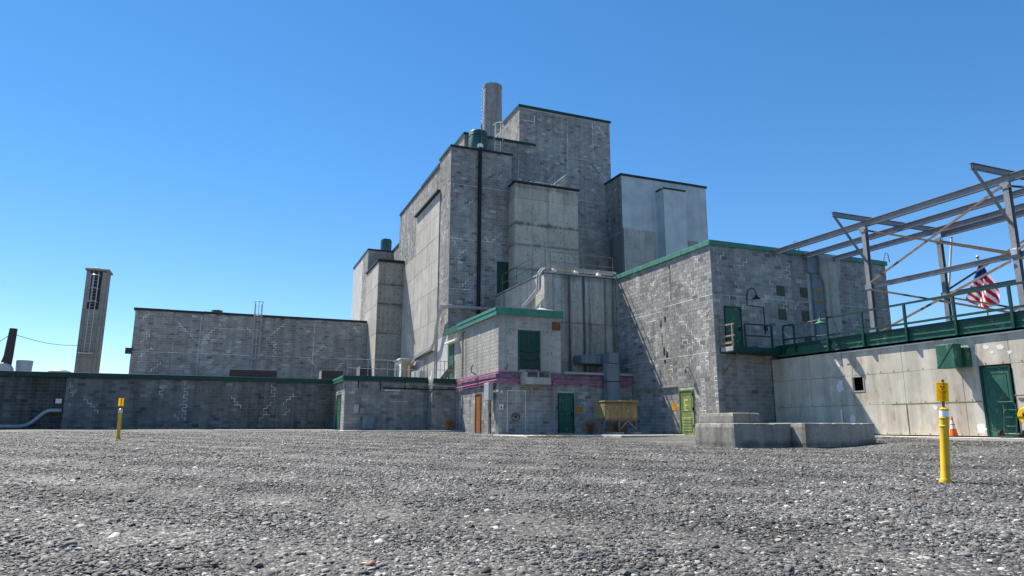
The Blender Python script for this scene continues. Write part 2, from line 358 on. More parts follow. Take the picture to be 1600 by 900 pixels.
def blocks(th, wall, face, mat, holes=(), single_n=0, seed=1, zmin=-9, prefer=None, repairs=(), rw=.03, hl=(), vl=(), rmat='repair', smin=-99):
    """course the face with blocks; nearest single_n full blocks become their own objects under the wall part"""
    rng = random.Random(seed); mb = MB(); g = .0075; cand = []
    nc = int(round((face.z1-face.z0)/CH))
    for k in range(nc):
        za, zb = face.z0+k*CH, face.z0+(k+1)*CH
        u = face.s0-(CL/2 if k % 2 else 0)
        while u < face.s1-.01:
            a, b = max(u, face.s0), min(u+CL, face.s1); u += CL
            if b-a < .05: continue
            segs = [(a, b)]
            for (h0, h1, hz0, hz1) in holes:
                if min(zb, hz1)-max(za, hz0) > CH*.35:
                    ns = []
                    for (p, q) in segs:
                        if q <= h0 or p >= h1: ns.append((p, q)); continue
                        if p < h0: ns.append((p, h0))
                        if q > h1: ns.append((h1, q))
                    segs = ns
            for (p, q) in segs:
                if q-p < .04: continue
                t = tone_pick(rng); top = .010+rng.random()*.005
                if abs(q-p-CL) < 1e-4 and single_n and zb > zmin and p > smin:
                    c = face.p((p+q)/2, 0, (za+zb)/2); cand.append((c[0]**2+c[1]**2+(c[2]-.4)**2, p, q, za, zb, t, top))
                else: mb.add(block_verts(face, p+g, q-g, za+g, zb-g, top), BF, t)
    cand.sort()
    for i, (_, p, q, za, zb, t, top) in enumerate(cand):
        if i < single_n:
            o = bpy.data.objects.new('block', block_mesh(face.k, min(19, int(t*20)), mat)); C.objects.link(o); o.parent = wall
            c = face.p((p+q)/2, top-.012, (za+zb)/2); o.location = (c[0]-th.b[0], c[1]-th.b[1], c[2]-th.b[2])
        else: mb.add(block_verts(face, p+g, q-g, za+g, zb-g, top), BF, t)
    if mb.v: th.part('block_courses', mb, mat, wall, kind='stuff', tone=True)
    # pale repointed joints: stepped, toothed and straight lines that follow the joints
    if repairs or hl or vl:
        rb = MB(); h = rw/2
        def hs(ua, ub, z, k_=1.0):
            ua, ub = sorted((ua, ub)); ua = max(ua-h, face.s0); ub = min(ub+h, face.s1)
            j = rng.uniform(.45, 1.2)*h*k_
            rb.add([face.p(ua, .0165, z-j), face.p(ub, .0165, z-j), face.p(ub, .0165, z+j), face.p(ua, .0165, z+j), face.p(ua, 0, z-j), face.p(ub, 0, z-j), face.p(ub, 0, z+j), face.p(ua, 0, z+j)], [(0, 1, 2, 3), (0, 4, 5, 1), (1, 5, 6, 2), (2, 6, 7, 3), (3, 7, 4, 0)])
        def vs(u, za, zb):
            j = rng.uniform(.45, 1.2)*h
            rb.add([face.p(u-j, .017, za), face.p(u+j, .017, za), face.p(u+j, .017, zb), face.p(u-j, .017, zb), face.p(u-j, 0, za), face.p(u+j, 0, za), face.p(u+j, 0, zb), face.p(u-j, 0, zb)], [(0, 1, 2, 3), (0, 4, 5, 1), (1, 5, 6, 2), (2, 6, 7, 3), (3, 7, 4, 0)])
        def joint(u, k):     # nearest vertical joint in course k
            off = face.s0-(CL/2 if k % 2 else 0); return off+round((u-off)/CL)*CL
        for (ua, za, ub, zb) in repairs:
            if za < zb: ua, za, ub, zb = ub, zb, ua, za
            k0 = min(nc-1, int((za-face.z0)/CH)); k1 = max(0, int((zb-face.z0)/CH)); n = max(1, k0-k1)
            straight = abs(ub-ua) < .32*abs(za-zb)+.05
            u = joint(ua, k0); cur = u
            if n == 1 and abs(ub-ua) > .8:
                hs(ua, ub, face.z0+k0*CH); continue
            for i in range(n):
                k = k0-i; want = ua+(ub-ua)*i/n
                if i:
                    cs = [cur-CL/2, cur+CL/2]
                    nu = min(cs, key=lambda q: abs(q-want)) if not straight else cs[i % 2]
                    hs(cur, nu, face.z0+(k+1)*CH); cur = nu
                if face.s0+.02 < cur < face.s1-.02: vs(cur, face.z0+k*CH, face.z0+(k+1)*CH)
                if rng.random() < .18: hs(cur, cur+rng.choice((-1, 1))*CL/2, face.z0+k*CH)
                if rng.random() < .06: break
        for (u, za, zb) in vl:
            z = zb
            while z < za: e = min(za, z+rng.uniform(.6, 2.0)); vs(u, z, e); z = e+(rng.uniform(0, .25) if rng.random() < .3 else 0)
        for (ua, ub, z) in hl:
            kz = face.z0+round((z-face.z0)/CH)*CH
            u = ua
            while u < ub:
                e = min(ub, u+rng.uniform(.25, 1.1)); hs(u+h, e-h, kz, .8); u = e+(rng.uniform(.0, .5) if rng.random() < .18 else 0)
        th.part('repair_mortar', rb, rmat, wall, kind='stuff')
def rand_repairs(face, n, seed, ln=(2, 7)):
    r = random.Random(seed); out = []
    for _ in range(n):
        u = r.uniform(face.s0+.4, face.s1-.4); z = r.uniform(face.z0+.8, face.z1-.2); L = r.randint(*ln)*CH; d = r.choice((-1, 1, 0, 1, -1))
        out.append((u, z, min(max(u+d*L, face.s0+.1), face.s1-.1), max(face.z0, z-L)))
    return out
def panels(th, wall, face, us, zs, mat, skip=(), name='panel', gap=.012, proud=.03, seed=0):
    rng = random.Random(seed)
    for i in range(len(us)-1):
        for j in range(len(zs)-1):
            if (i, j) in skip: continue
            a, b, c, d = us[i]+gap/2, us[i+1]-gap/2, zs[j]+gap/2, zs[j+1]-gap/2
            t = proud+rng.uniform(-.004, .004); m = MB(); q = .012
            P = face.p
            m.add([P(a, -.01, c), P(b, -.01, c), P(b, -.01, d), P(a, -.01, d), P(a, t-q, c), P(b, t-q, c), P(b, t-q, d), P(a, t-q, d), P(a+q, t, c+q), P(b-q, t, c+q), P(b-q, t, d-q), P(a+q, t, d-q)], BF)
            th.part(name, m, mat, wall)
def tie_holes(th, wall, face, us, zs, r=.035, d=.034, seed=0, p=.85):
    rng = random.Random(seed); mb = MB()
    for u in us:
        for z in zs:
            if rng.random() > p: continue
            uu, zz = u+rng.uniform(-.05, .05), z+rng.uniform(-.05, .05)
            vs = [face.p(uu+r*math.cos(t*math.pi/4), d, zz+r*math.sin(t*math.pi/4)) for t in range(8)]+[face.p(uu+r*math.cos(t*math.pi/4), d-.03, zz+r*math.sin(t*math.pi/4)) for t in range(8)]
            mb.add(vs, [tuple(range(8))]+[(i, (i+1) % 8, 8+(i+1) % 8, 8+i) for i in range(8)])
    th.part('tie_hole_rows', mb, 'hole', wall, kind='stuff')
def core(x0, x1, y0, y1, z0, z1, i=0.0): return MB().box(x0+i, x1, y0+i, y1, z0, z1)
def trim_run(lo, hi, fn, seed, seg=2.4):
    """flashing laid in lengths that do not line up perfectly"""
    r = random.Random(seed); m = MB(); a = lo
    while a < hi-.05:
        b = min(hi, a+seg*r.uniform(.8, 1.2)); b = hi if hi-b < .5 else b
        fn(m, a+.002, b-.002, r.uniform(-.012, .012), r.uniform(-.01, .006)); a = b
    return m
def fascia(th, x0, x1, y0, y1, z0, z1, o, mat, name='roof_edge'):
    """roof trim: lengths along the front and the left side, and the roof sheet between them"""
    t = .04
    a = th.part(name, trim_run(x0-o, x1+o, lambda m, p, q, dz, dd: m.bbox(p, q, y0-o+dd, y0-o+t, z0+dz, z1+dz, .008), x0*7+z1), mat)
    th.part(name, trim_run(y0-o+t+.003, y1, lambda m, p, q, dz, dd: m.bbox(x0-o+dd, x0-o+t, p, q, z0+dz, z1+dz, .008), y0*5+z1), mat)
    th.part('roof', MB().box(x0-o+t+.003, x1+o, y0-o+t+.003, y1, z0+.02, z1-.05), 'roof')
    return a
def door(th, face, s0, s1, z0, z1, mat, frame='green', name='door', panelled=True, handle=True, louver=False, at=0.0):
    P = face.p; f = .06
    def bx(a, b, c, d, d0, d1, m=None):
        m = m or MB(); q = [P(a, d0, c), P(b, d0, c), P(b, d0, d), P(a, d0, d), P(a, d1, c), P(b, d1, c), P(b, d1, d), P(a, d1, d)]
        m.add(q, [(0, 1, 2, 3), (4, 5, 6, 7), (0, 1, 5, 4), (1, 2, 6, 5), (2, 3, 7, 6), (3, 0, 4, 7)]); return m
    D = th.part(name, bx(s0+f, s1-f, z0+.02, z1-f, at-.005, at+.02), mat)
    fr = bx(s0, s0+f, z0, z1, at-.005, at+.06); bx(s1-f, s1, z0, z1, at-.005, at+.06, fr); bx(s0+f, s1-f, z1-f, z1, at-.005, at+.057, fr)
    th.part('frame', fr, frame, D)
    w = s1-s0-2*f; h = z1-z0-f
    if panelled:
        m = MB()
        for (c, d) in ((.1, .45), (.53, .93)) if not louver else ((.53, .93),):
            a0, a1 = s0+f+w*.12, s1-f-w*.12; c0, c1 = z0+h*c, z0+h*d; e = .035
            bx(a0, a1, c0, c0+e, at+.018, at+.032, m); bx(a0, a1, c1-e, c1, at+.018, at+.032, m); bx(a0, a0+e, c0+e, c1-e, at+.018, at+.032, m); bx(a1-e, a1, c0+e, c1-e, at+.018, at+.032, m)
        th.part('panel_moulding', m, mat, D)
    if louver:
        for i in range(9):
            zc = z0+h*.1+i*h*.035; m = MB()
            q = [P(s0+f+w*.16, at+.02, zc), P(s1-f-w*.16, at+.02, zc), P(s1-f-w*.16, at+.05, zc-.03), P(s0+f+w*.16, at+.05, zc-.03), P(s0+f+w*.16, at+.02, zc+.012), P(s1-f-w*.16, at+.02, zc+.012), P(s1-f-w*.16, at+.05, zc-.018), P(s0+f+w*.16, at+.05, zc-.018)]
            m.add(q, [(0, 1, 2, 3), (4, 5, 6, 7), (0, 1, 5, 4), (1, 2, 6, 5), (2, 3, 7, 6), (3, 0, 4, 7)]); th.part('louver_slat', m, mat, D)
    if handle: th.part('handle', bx(s0+f+w*.86, s0+f+w*.93, z0+h*.43, z0+h*.53, at+.02, at+.07), 'black', D)
    return D
def rail_run(th, pts, h=1.07, mid=(.55,), r=.025, mat='steel', sq=False, postnames='post'):
    for p in pts:
        m = MB(); (m.bar((p[0], p[1], p[2]), (p[0], p[1], p[2]+h), 2.2*r, 2.2*r, (0, 1, 0)) if sq else m.tube([(p[0], p[1], p[2]), (p[0], p[1], p[2]+h)], r, 8)); th.part('post', m, mat)
    for i in range(len(pts)-1):
        a, b = Vector(pts[i]), Vector(pts[i+1])
        for hh in (h,)+tuple(mid):
            m = MB(); q = Vector((0, 0, hh+(r if hh == h else 0))); m.tube([a+q, b+q], r*.9, 8) if not sq else m.bar(a+q, b+q, r*1.7, r*2); th.part('rail', m, mat)
def ladder(th, x, y, z0, z1, wd=.42, mat='galvp', cage=None, dirn=(0, -1)):
    """ladder against a front face; cage hoops between the two heights in cage"""
    r = .034
    for s in (-1, 1): th.part('stile', MB().tube([(x+s*wd/2, y, z0), (x+s*wd/2, y, z1)], r, 6), mat)
    z = z0+.3
    while z < z1-.05: th.part('rung', MB().tube([(x-wd/2, y, z), (x+wd/2, y, z)], .014, 5), mat); z += .3
    if cage:
        hz = cage[0]
        while hz <= cage[1]+.01:
            pts = [(x+.38*math.cos(math.pi*(1+t/10)), y+.72*math.sin(math.pi*(1+t/10)), hz) for t in range(11)]
            th.part('cage_hoop', MB().tube(pts, .034, 5), mat); hz += (cage[1]-cage[0])/max(1, round((cage[1]-cage[0])/1.2))
        for t in (2, 5, 8): 
            a = math.pi*(1+t/10); th.part('cage_bar', MB().tube([(x+.38*math.cos(a), y+.72*math.sin(a), cage[0]), (x+.38*math.cos(a), y+.72*math.sin(a), cage[1])], .024, 5), mat)
def text_mesh(s, size, mat, name, parent, loc, rot, align='CENTER'):
    cu = bpy.data.curves.new('t', 'FONT'); cu.body = s; cu.size = size; cu.align_x = align; cu.align_y = 'CENTER'; cu.extrude = .0006
    t = bpy.data.objects.new('t', cu); C.objects.link(t)
    bpy.context.view_layer.update()
    me = bpy.data.meshes.new_from_object(t.evaluated_get(bpy.context.evaluated_depsgraph_get())); bpy.data.objects.remove(t); bpy.data.curves.remove(cu)
    me.materials.clear(); me.materials.append(M[mat]); o = bpy.data.objects.new(name, me); C.objects.link(o); o.parent = parent; o.location = loc; o.rotation_euler = rot
    return o

# ================================================================== THE SETTING
def sst(t): t = np.clip(t, 0, 1); return t*t*(3-2*t)
def zg(x, y):
    x = np.asarray(x, float); y = np.asarray(y, float)
    z = -.53+.015*np.clip(y, -8, 49)
    z = z+.25*sst((x-18.5)/4.5)*sst((31-y)/5)*sst((y+10)/14)
    z = z-.05*sst((x-10)/3)*sst((y-28)/4)
    z = z+.012*np.sin(x*.9+y*.5)+.01*np.sin(x*.37-y*1.3)+.006*np.sin(x*2.3+y*1.9)
    return z
def gravel_mat():
    m, n, l, b = mat_new('gravel_ground')
    v = N(n, 'ShaderNodeTexVoronoi', Scale=38.0); l.new(pos(n, l), v.inputs['Vector'])
    v2 = N(n, 'ShaderNodeTexVoronoi', Scale=95.0); l.new(pos(n, l), v2.inputs['Vector'])
    sp = n.new('ShaderNodeSeparateColor'); l.new(v.outputs['Color'], sp.inputs[0])
    sp2 = n.new('ShaderNodeSeparateColor'); l.new(v2.outputs['Color'], sp2.inputs[0])
    r1 = ramp(n, [(0, (.02, .02, .02)), (.3, (.055, .055, .054)), (.6, (.095, .094, .09)), (.85, (.15, .146, .138)), (.95, (.3, .29, .27)), (1, (.5, .48, .45))]); l.new(sp.outputs[0], r1.inputs[0])
    r2_ = ramp(n, [(0, g3(.55)), (1, g3(1.3))]); l.new(sp2.outputs[1], r2_.inputs[0]); c = mul(n, l, r1.outputs[0], r2_.outputs[0])
    r3 = ramp(n, [(.35, g3(.68)), (.65, g3(1.25))]); l.new(noise(n, l, .35, 5, (.6, 1.6, 1)), r3.inputs[0]); c = mul(n, l, c, r3.outputs[0])
    r4 = ramp(n, [(.4, g3(.82)), (.6, g3(1.08))]); l.new(noise(n, l, 2.2, 5), r4.inputs[0]); c = mul(n, l, c, r4.outputs[0])
    l.new(c, b.inputs['Base Color']); b.inputs['Roughness'].default_value = .85
    bp = N(n, 'ShaderNodeBump', Strength=.9, Distance=.018); bp.invert = True; l.new(v.outputs['Distance'], bp.inputs['Height']); l.new(bp.outputs[0], b.inputs['Normal'])
    return m
M['gravel'] = gravel_mat()
def ground():
    xs = np.unique(np.concatenate([np.linspace(-1500, -60, 13), np.arange(-60, 70, 1.0), np.linspace(70, 1500, 13)]))
    ys = np.unique(np.concatenate([np.linspace(-1500, -12, 13), np.arange(-12, 62, .75), np.linspace(62, 1500, 13)]))
    gx, gy = np.meshgrid(xs, ys); z = zg(gx, gy); nx = len(xs)
    mb = MB(); mb.v = np.stack([gx.ravel(), gy.ravel(), z.ravel()], 1).tolist()
    mb.f = [(j*nx+i, j*nx+i+1, (j+1)*nx+i+1, (j+1)*nx+i) for j in range(len(ys)-1) for i in range(nx-1)]
    return struct('ground', mb, 'gravel', True)
ground()
# concrete aprons along the buildings
def apron(x0, x1, y0, y1, zt, seams_x=()):
    s = struct('apron', MB().bbox(x0, x1, y0, y1, zt-.25, zt, .015), 'slab')
    return s
apron(17.1, 21.74, 28.6, 35.0, .0); apron(13.0, 17.09, 30.3, 35.0, -.035)
apron(24.35, 25.3, 6, 26.0, .06)
apron(-1.0, 6.0, 43.5, 48.9, .165); apron(6.01, 13.29, 41.0, 48.0, .14)

# scattered stones of the gravel yard (one uncountable mass)
def stone_mat():
    m, n, l, b = mat_new('river_stone')
    a = N(n, 'ShaderNodeAttribute', attribute_name='tone', attribute_type='INSTANCER')
    r = ramp(n, [(0, (.02, .02, .021)), (.2, (.055, .055, .057)), (.45, (.105, .104, .102)), (.7, (.155, .152, .145)), (.86, (.235, .228, .215)), (.95, (.44, .43, .4)), (.975, (.52, .5, .47)), (.985, (.22, .15, .1)), (1, (.24, .11, .08))])
    r.color_ramp.interpolation = 'LINEAR'; l.new(a.outputs['Fac'], r.inputs[0])
    r3 = ramp(n, [(.35, g3(.68)), (.65, g3(1.25))]); l.new(noise(n, l, .35, 5, (.6, 1.6, 1)), r3.inputs[0]); c = mul(n, l, r.outputs[0], r3.outputs[0])
    r4 = ramp(n, [(.3, g3(.75)), (.7, g3(1.2))]); l.new(noise(n, l, 70, 3), r4.inputs[0]); c = mul(n, l, c, r4.outputs[0])
    l.new(c, b.inputs['Base Color']); b.inputs['Roughness'].default_value = .7; b.inputs['Specular IOR Level'].default_value = .35
    return m
M['stone'] = stone_mat()
def stones():
    rg = np.random.default_rng(5); P = []; S = []
    for (ra, rb, dens, med, sig) in ((2.2, 9, 2500, .0088, .5), (9, 16, 1150, .0105, .46), (16, 30, 260, .0145, .42), (30, 43, 80, .019, .35)):
        A = R(106)/2; n = int(A*(rb*rb-ra*ra)*dens)
        r = np.sqrt(rg.uniform(ra*ra, rb*rb, n)); t = rg.uniform(-A, A, n)+yaw
        P.append(np.stack([r*np.sin(t), r*np.cos(t)], 1)); s = np.clip(med*np.exp(rg.normal(0, sig, n)), .005, .042); S.append(s)
    P = np.concatenate(P); S = np.concatenate(S)
    x, y = P.T
    dens = .5+.5*np.sin(x*.8+1.3*np.sin(y*.6))*np.sin(y*.7+x*.23)          # thinner where feet and tyres packed the gravel
    ok = ~((x > 24.0) & (y < 27)) & ~((x > 15.0) & (x < 21) & (y > 17.6)) & ~((x > 12.8) & (y > 28.4) & ((rg.random(len(x)) > .4*np.exp(-(y-28.4)/1.5)+.05) | (y > 34.7) | (x > 21.4))) & (y < 41) & (rg.random(len(x)) < np.clip(.62+.38*dens-.45*np.exp(-((np.abs(x-3.2-.25*y+1.2*np.sin(y*.16))-.85)/.28)**2)-.4*np.exp(-((y-13.5-.12*x+.8*np.sin(x*.25))/.45)**2), 0, 1))
    P, S, x, y = P[ok], S[ok], x[ok], y[ok]; n = len(S)
    zz = zg(x, y); zz = np.where((x > 17.1) & (y > 28.6), 0.0, np.where((x > 13) & (y > 30.3), -.035, np.where((x > 6) & (y > 41), .14, zz)))
    co = np.stack([x, y, zz+S*.08], 1)
    sc3 = np.stack([S*rg.uniform(.8, 1.35, n), S*rg.uniform(.75, 1.1, n), S*rg.uniform(.32, .7, n)], 1)
    rot = np.stack([rg.normal(0, .22, n), rg.normal(0, .22, n), rg.uniform(0, 6.28, n)], 1)
    me = bpy.data.meshes.new('gravel'); me.vertices.add(n); me.vertices.foreach_set('co', co.ravel())
    for nm, ty, d, key in (('scl', 'FLOAT_VECTOR', sc3, 'vector'), ('rot', 'FLOAT_VECTOR', rot, 'vector'), ('tone', 'FLOAT', np.clip(rg.beta(1.25, 1.5, n), 0, 1), 'value'), ('var', 'INT', rg.integers(0, 5, n), 'value')):
        a = me.attributes.new(nm, ty, 'POINT'); a.data.foreach_set(key, np.ascontiguousarray(d).ravel())
    o = bpy.data.objects.new('gravel', me); C.objects.link(o); o['kind'] = 'stuff'; o['label'] = 'loose grey river gravel covering the open yard'; o['category'] = 'gravel'
    me.materials.append(M['stone'])
    ng = bpy.data.node_groups.new('gravel_scatter', 'GeometryNodeTree'); ng.is_modifier = True
    ng.interface.new_socket('Geometry', in_out='INPUT', socket_type='NodeSocketGeometry'); ng.interface.new_socket('Geometry', in_out='OUTPUT', socket_type='NodeSocketGeometry')
    nn, ll = ng.nodes, ng.links; gi = nn.new('NodeGroupInput'); go = nn.new('NodeGroupOutput')
    jn = nn.new('GeometryNodeJoinGeometry')
    for k in range(5):
        ic = nn.new('GeometryNodeMeshIcoSphere'); ic.inputs['Radius'].default_value = 1; ic.inputs['Subdivisions'].default_value = 1 if k < 1 else 2
        sp = nn.new('GeometryNodeSetPosition'); nz = nn.new('ShaderNodeTexNoise'); nz.inputs['Scale'].default_value = .85; nz.inputs['Detail'].default_value = 1
        ps = nn.new('GeometryNodeInputPosition'); ad = nn.new('ShaderNodeVectorMath'); ad.operation = 'ADD'; ad.inputs[1].default_value = (k*7.3, k*3.1, k*5.7)
        sb = nn.new('ShaderNodeVectorMath'); sb.operation = 'MULTIPLY_ADD'; sb.inputs[1].default_value = (1.5,)*3; sb.inputs[2].default_value = (-.75,)*3
        ll.new(ps.outputs[0], ad.inputs[0]); ll.new(ad.outputs[0], nz.inputs['Vector']); ll.new(nz.outputs['Color'], sb.inputs[0]); ll.new(sb.outputs[0], sp.inputs['Offset']); ll.new(ic.outputs['Mesh'], sp.inputs['Geometry'])
        ss = nn.new('GeometryNodeSetShadeSmooth'); ll.new(sp.outputs[0], ss.inputs['Geometry'])
        ti = nn.new('GeometryNodeGeometryToInstance'); ss.inputs['Shade Smooth'].default_value = k >= 1; ll.new(ss.outputs[0], ti.inputs[0]); ll.new(ti.outputs[0], jn.inputs[0])
    ip = nn.new('GeometryNodeInstanceOnPoints'); ip.inputs['Pick Instance'].default_value = True
    def na(name, ty):
        a = nn.new('GeometryNodeInputNamedAttribute'); a.data_type = ty; a.inputs['Name'].default_value = name; return a.outputs[0]
    ll.new(gi.outputs[0], ip.inputs['Points']); ll.new(jn.outputs[0], ip.inputs['Instance'])
    ll.new(na('var', 'INT'), ip.inputs['Instance Index']); ll.new(na('rot', 'FLOAT_VECTOR'), ip.inputs['Rotation']); ll.new(na('scl', 'FLOAT_VECTOR'), ip.inputs['Scale'])
    sm = nn.new('GeometryNodeSetMaterial'); sm.inputs['Material'].default_value = M['stone']
    ll.new(ip.outputs[0], sm.inputs['Geometry']); ll.new(sm.outputs[0], go.inputs[0])
    md = o.modifiers.new('scatter', 'NODES'); md.node_group = ng
stones()

# ================================================================== BUILDINGS
I = .0                                                       # block faces stand 10-15 mm proud of the mortar cores
# ---- block building beside the platform
rb = Thing('block_building', 'grey concrete block building with green roof edge and lime door, beside the steel platform', 'building', (21.73, 27.2, 0))
wl = rb.part('wall', core(21.73, 33.9, 27.2, 45.2, -.4, 9.45), 'mortar')
fL = Face('L', 21.73, 27.2, 36.5, -.03, 9.42); fF = Face('F', 27.2, 21.73, 33.9, -.03, 9.42)
repL = [(31.6, 9.0, 33.3, 7.1), (33.9, 9.2, 34.0, 7.9), (29.7, 8.5, 28.7, 6.9), (28.7, 9.2, 27.3, 8.4), (28.5, 6.3, 27.4, 4.8), (30.1, 6.3, 28.0, 4.1), (31.6, 5.8, 29.4, 4.1), (30.7, 3.7, 30.6, 2.8), (27.7, 6.5, 27.2, 5.0), (27.8, 4.0, 27.9, 2.9), (27.4, 3.3, 27.4, 1.1), (31.8, 7.9, 32.8, 6.9), (32.9, 5.7, 33.2, 4.9), (32.4, 5.2, 32.3, 4.3),
        (28.2, 2.7, 28.4, .6), (30.0, 5.2, 29.2, 4.2), (29.6, 4.9, 28.8, 4.1), (31.2, 4.8, 30.8, 4.1), (28.9, 7.8, 28.3, 7.0), (33.2, 6.4, 32.2, 6.4), (34.4, 6.7, 31.6, 6.7)]
holeL = [(29.15, 30.35, -.1, 2.3)]
blocks(rb, wl, fL, 'cmu', holeL, 170, 11, .5, repairs=repL+rand_repairs(Face('L', 0, 27.3, 33.5, 2.6, 9.2), 14, 4, (1, 3)), rw=.032, hl=[(27.2, 36.3, 6.87), (27.2, 36.3, 4.03)], rmat='repair_bright')
repF = [(22.0, 9.3, 22.3, 9.0), (22.4, 9.0, 22.2, 8.6), (22.0, 8.6, 22.5, 8.4), (23.0, 8.4, 23.1, 8.2), (25.7, 9.4, 26.2, 8.8), (25.1, 8.7, 26.0, 8.1), (26.1, 8.3, 25.7, 7.9), (22.0, 8.1, 22.0, 7.9), (22.9, 8.1, 22.9, 7.9), (23.7, 7.7, 23.7, 7.5), (25.3, 7.7, 25.3, 7.5), (23.5, 8.7, 23.4, 8.5), (24.7, 8.3, 24.7, 8.1), (22.8, 6.8, 23.5, 6.5), (22.2, 6.6, 22.6, 6.4), (24.9, 9.2, 25.2, 9.5), (26.5, 9.0, 26.4, 7.7), (26.3, 6.9, 26.4, 6.2), (27.2, 6.9, 27.3, 6.3)]
holeF = [(22.35, 23.4, 4.1, 6.33), (27.95, 29.9, 3.7, 9.4)]
blocks(rb, wl, fF, 'cmu', holeF, 130, 12, 4.4, repairs=repF+rand_repairs(Face('F', 0, 22, 33, 5, 9.2), 22, 9, (1, 3)), rw=.03, hl=[(21.75, 27.9, 6.87), (30.3, 33.8, 6.87)], rmat='repair_bright')
fascia(rb, 21.73, 33.9, 27.2, 45.2, 9.42, 9.68, .1, 'green_lt')
d = door(rb, fL, 29.15, 30.35, 0, 2.28, 'door_lime', 'door_lime', louver=True, handle=False)
d['label'] = 'lime green door with worn yellow letter and louvered lower half'
m = MB()
for (a, b, c, e) in ((29.62, 29.92, 1.72, 1.8), (29.86, 29.92, 1.2, 1.72), (29.66, 29.86, 1.2, 1.27), (29.68, 29.86, 1.45, 1.52)): m.box(21.73-.0235, 21.73-.02, a, b, c, e)
rb.part('worn_letter', m, simple('worn_yellow_paint', (.55, .47, .16), .7, .3, wear=(.2, .34, .075)), d)
m = MB()
for z in (.35, 1.2, 1.95): m.box(21.64, 21.70, 29.13, 29.19, z, z+.16)
rb.part('hinge', m, 'black', d)
d2 = door(rb, fF, 22.35, 23.4, 4.22, 6.33, 'green', 'green_dk', panelled=False)
# dark damage holes, old patches, flashing and small fixtures of the walls
def blob(face, u, z, ru, rz, d, seed, n=14):
    r = random.Random(seed); pts = [(u+ru*math.cos(2*math.pi*i/n)*r.uniform(.55, 1.15), z+rz*math.sin(2*math.pi*i/n)*r.uniform(.6, 1.15)) for i in range(n)]
    m = MB(); m.add([face.p(a, d, b) for a, b in pts]+[face.p(a, 0, b) for a, b in pts], [tuple(range(n))]+[(i, (i+1) % n, n+(i+1) % n, n+i) for i in range(n)]); return m
for (u, z, a, b, s) in ((31.35, 6.2, .11, .22, 1), (31.75, 5.95, .08, .3, 2), (31.55, 4.45, .1, .3, 3), (31.3, 4.25, .13, .22, 4), (31.5, 3.85, .12, .18, 5), (30.73, 9.05, .09, .13, 6), (31.7, 5.1, .05, .5, 7)):
    rb.part('spalled_hole', blob(fL, u, z, a, b, .0175, s), 'void', wl)
for (a, b, c, e) in ((25.81, 26.36, 7.11, 7.65), (25.82, 26.36, 5.85, 6.43), (27.42, 27.93, 7.13, 7.67), (27.4, 27.9, 5.84, 6.43), (27.45, 27.95, 4.5, 5.0)):
    rb.part('blocked_opening', MB().bbox(a, b, 27.17, 27.25, c, e, .008), 'patch', wl)
rb.part('flashing', MB().box(21.6, 21.718, 30.5, 34.9, 2.46, 2.5), 'galv')
rb.part('conduit', MB().tube([(21.69, 30.72, 9.0), (21.69, 30.7, 7.2)], .012, 6), 'trim')
m = MB(); m.tube([(21.72, 29.4, 3.4), (21.5, 29.4, 3.42), (21.45, 29.4, 3.3)], .03, 8); m.lathe((21.45, 29.4, 3.12), [(.1, 0), (.09, .06), (.05, .18)], 12)
rb.part('wall_lamp', m, 'steel', smooth=True)
m = MB(); m.tube([(23.8, 27.17, 6.45), (23.8, 27.12, 7.0), (23.83, 27.05, 7.2), (23.95, 26.98, 7.32), (24.1, 26.95, 7.3), (24.2, 26.93, 7.15), (24.22, 26.93, 6.98)], .025, 8)
m.tube([(23.8, 27.17, 6.45), (24.85, 27.17, 6.42), (24.87, 27.17, 5.3), (24.87, 27.17, 5.0)], .022, 8)
gl = rb.part('gooseneck_lamp', m, 'trim', smooth=True)
rb.part('lamp_shade', MB().lathe((24.22, 26.93, 6.78), [(.21, 0), (.2, .03), (.08, .1), (.05, .2)], 16), 'trim', gl, smooth=True)
rb.part('switch_box', MB().bbox(24.79, 24.95, 27.07, 27.18, 5.2, 5.5, .01), 'trim', gl)
# concrete pilaster hopper on the front wall with striped metal panel beside it
pil = rb.part('pilaster', MB().add([(28.75, 26.95, 9.5), (30.2, 26.95, 9.62), (30.2, 26.95, 8.55), (29.9, 26.95, 7.95), (29.9, 26.95, 3.8), (28.95, 26.95, 3.8), (28.95, 26.95, 7.95), (28.75, 26.95, 8.55)]+[(x, 27.24, z) for x, z in ((28.75, 9.5), (30.2, 9.62), (30.2, 8.55), (29.9, 7.95), (29.9, 3.8), (28.95, 3.8), (28.95, 7.95), (28.75, 8.55))], [tuple(range(8))]+[(i, (i+1) % 8, 8+(i+1) % 8, 8+i) for i in range(8)]), 'conc')
rb.part('cover_panel', MB().bbox(27.97, 28.74, 27.08, 27.24, 8.5, 9.4, .015), 'duct', pil); rb.part('cover_panel', MB().bbox(28.2, 28.92, 27.05, 27.24, 3.8, 8.48, .015), 'duct', pil)
for z in (7.55, 6.93): rb.part('yellow_band', MB().box(28.19, 28.925, 27.03, 27.06, z, z+.13), simple('faded_ochre_band', (.3, .21, .06), .7, .3), pil)
for (x, s) in ((27.0, 1), (33.7, -1)):
    m = MB(); m.tube([(x, 27.12, 9.6), (x+.15, 27.05, 10.15), (x+.4, 27.1, 10.12), (x+.55, 27.15, 9.65)], .03, 6); rb.part('roof_bracket', m, 'steel')

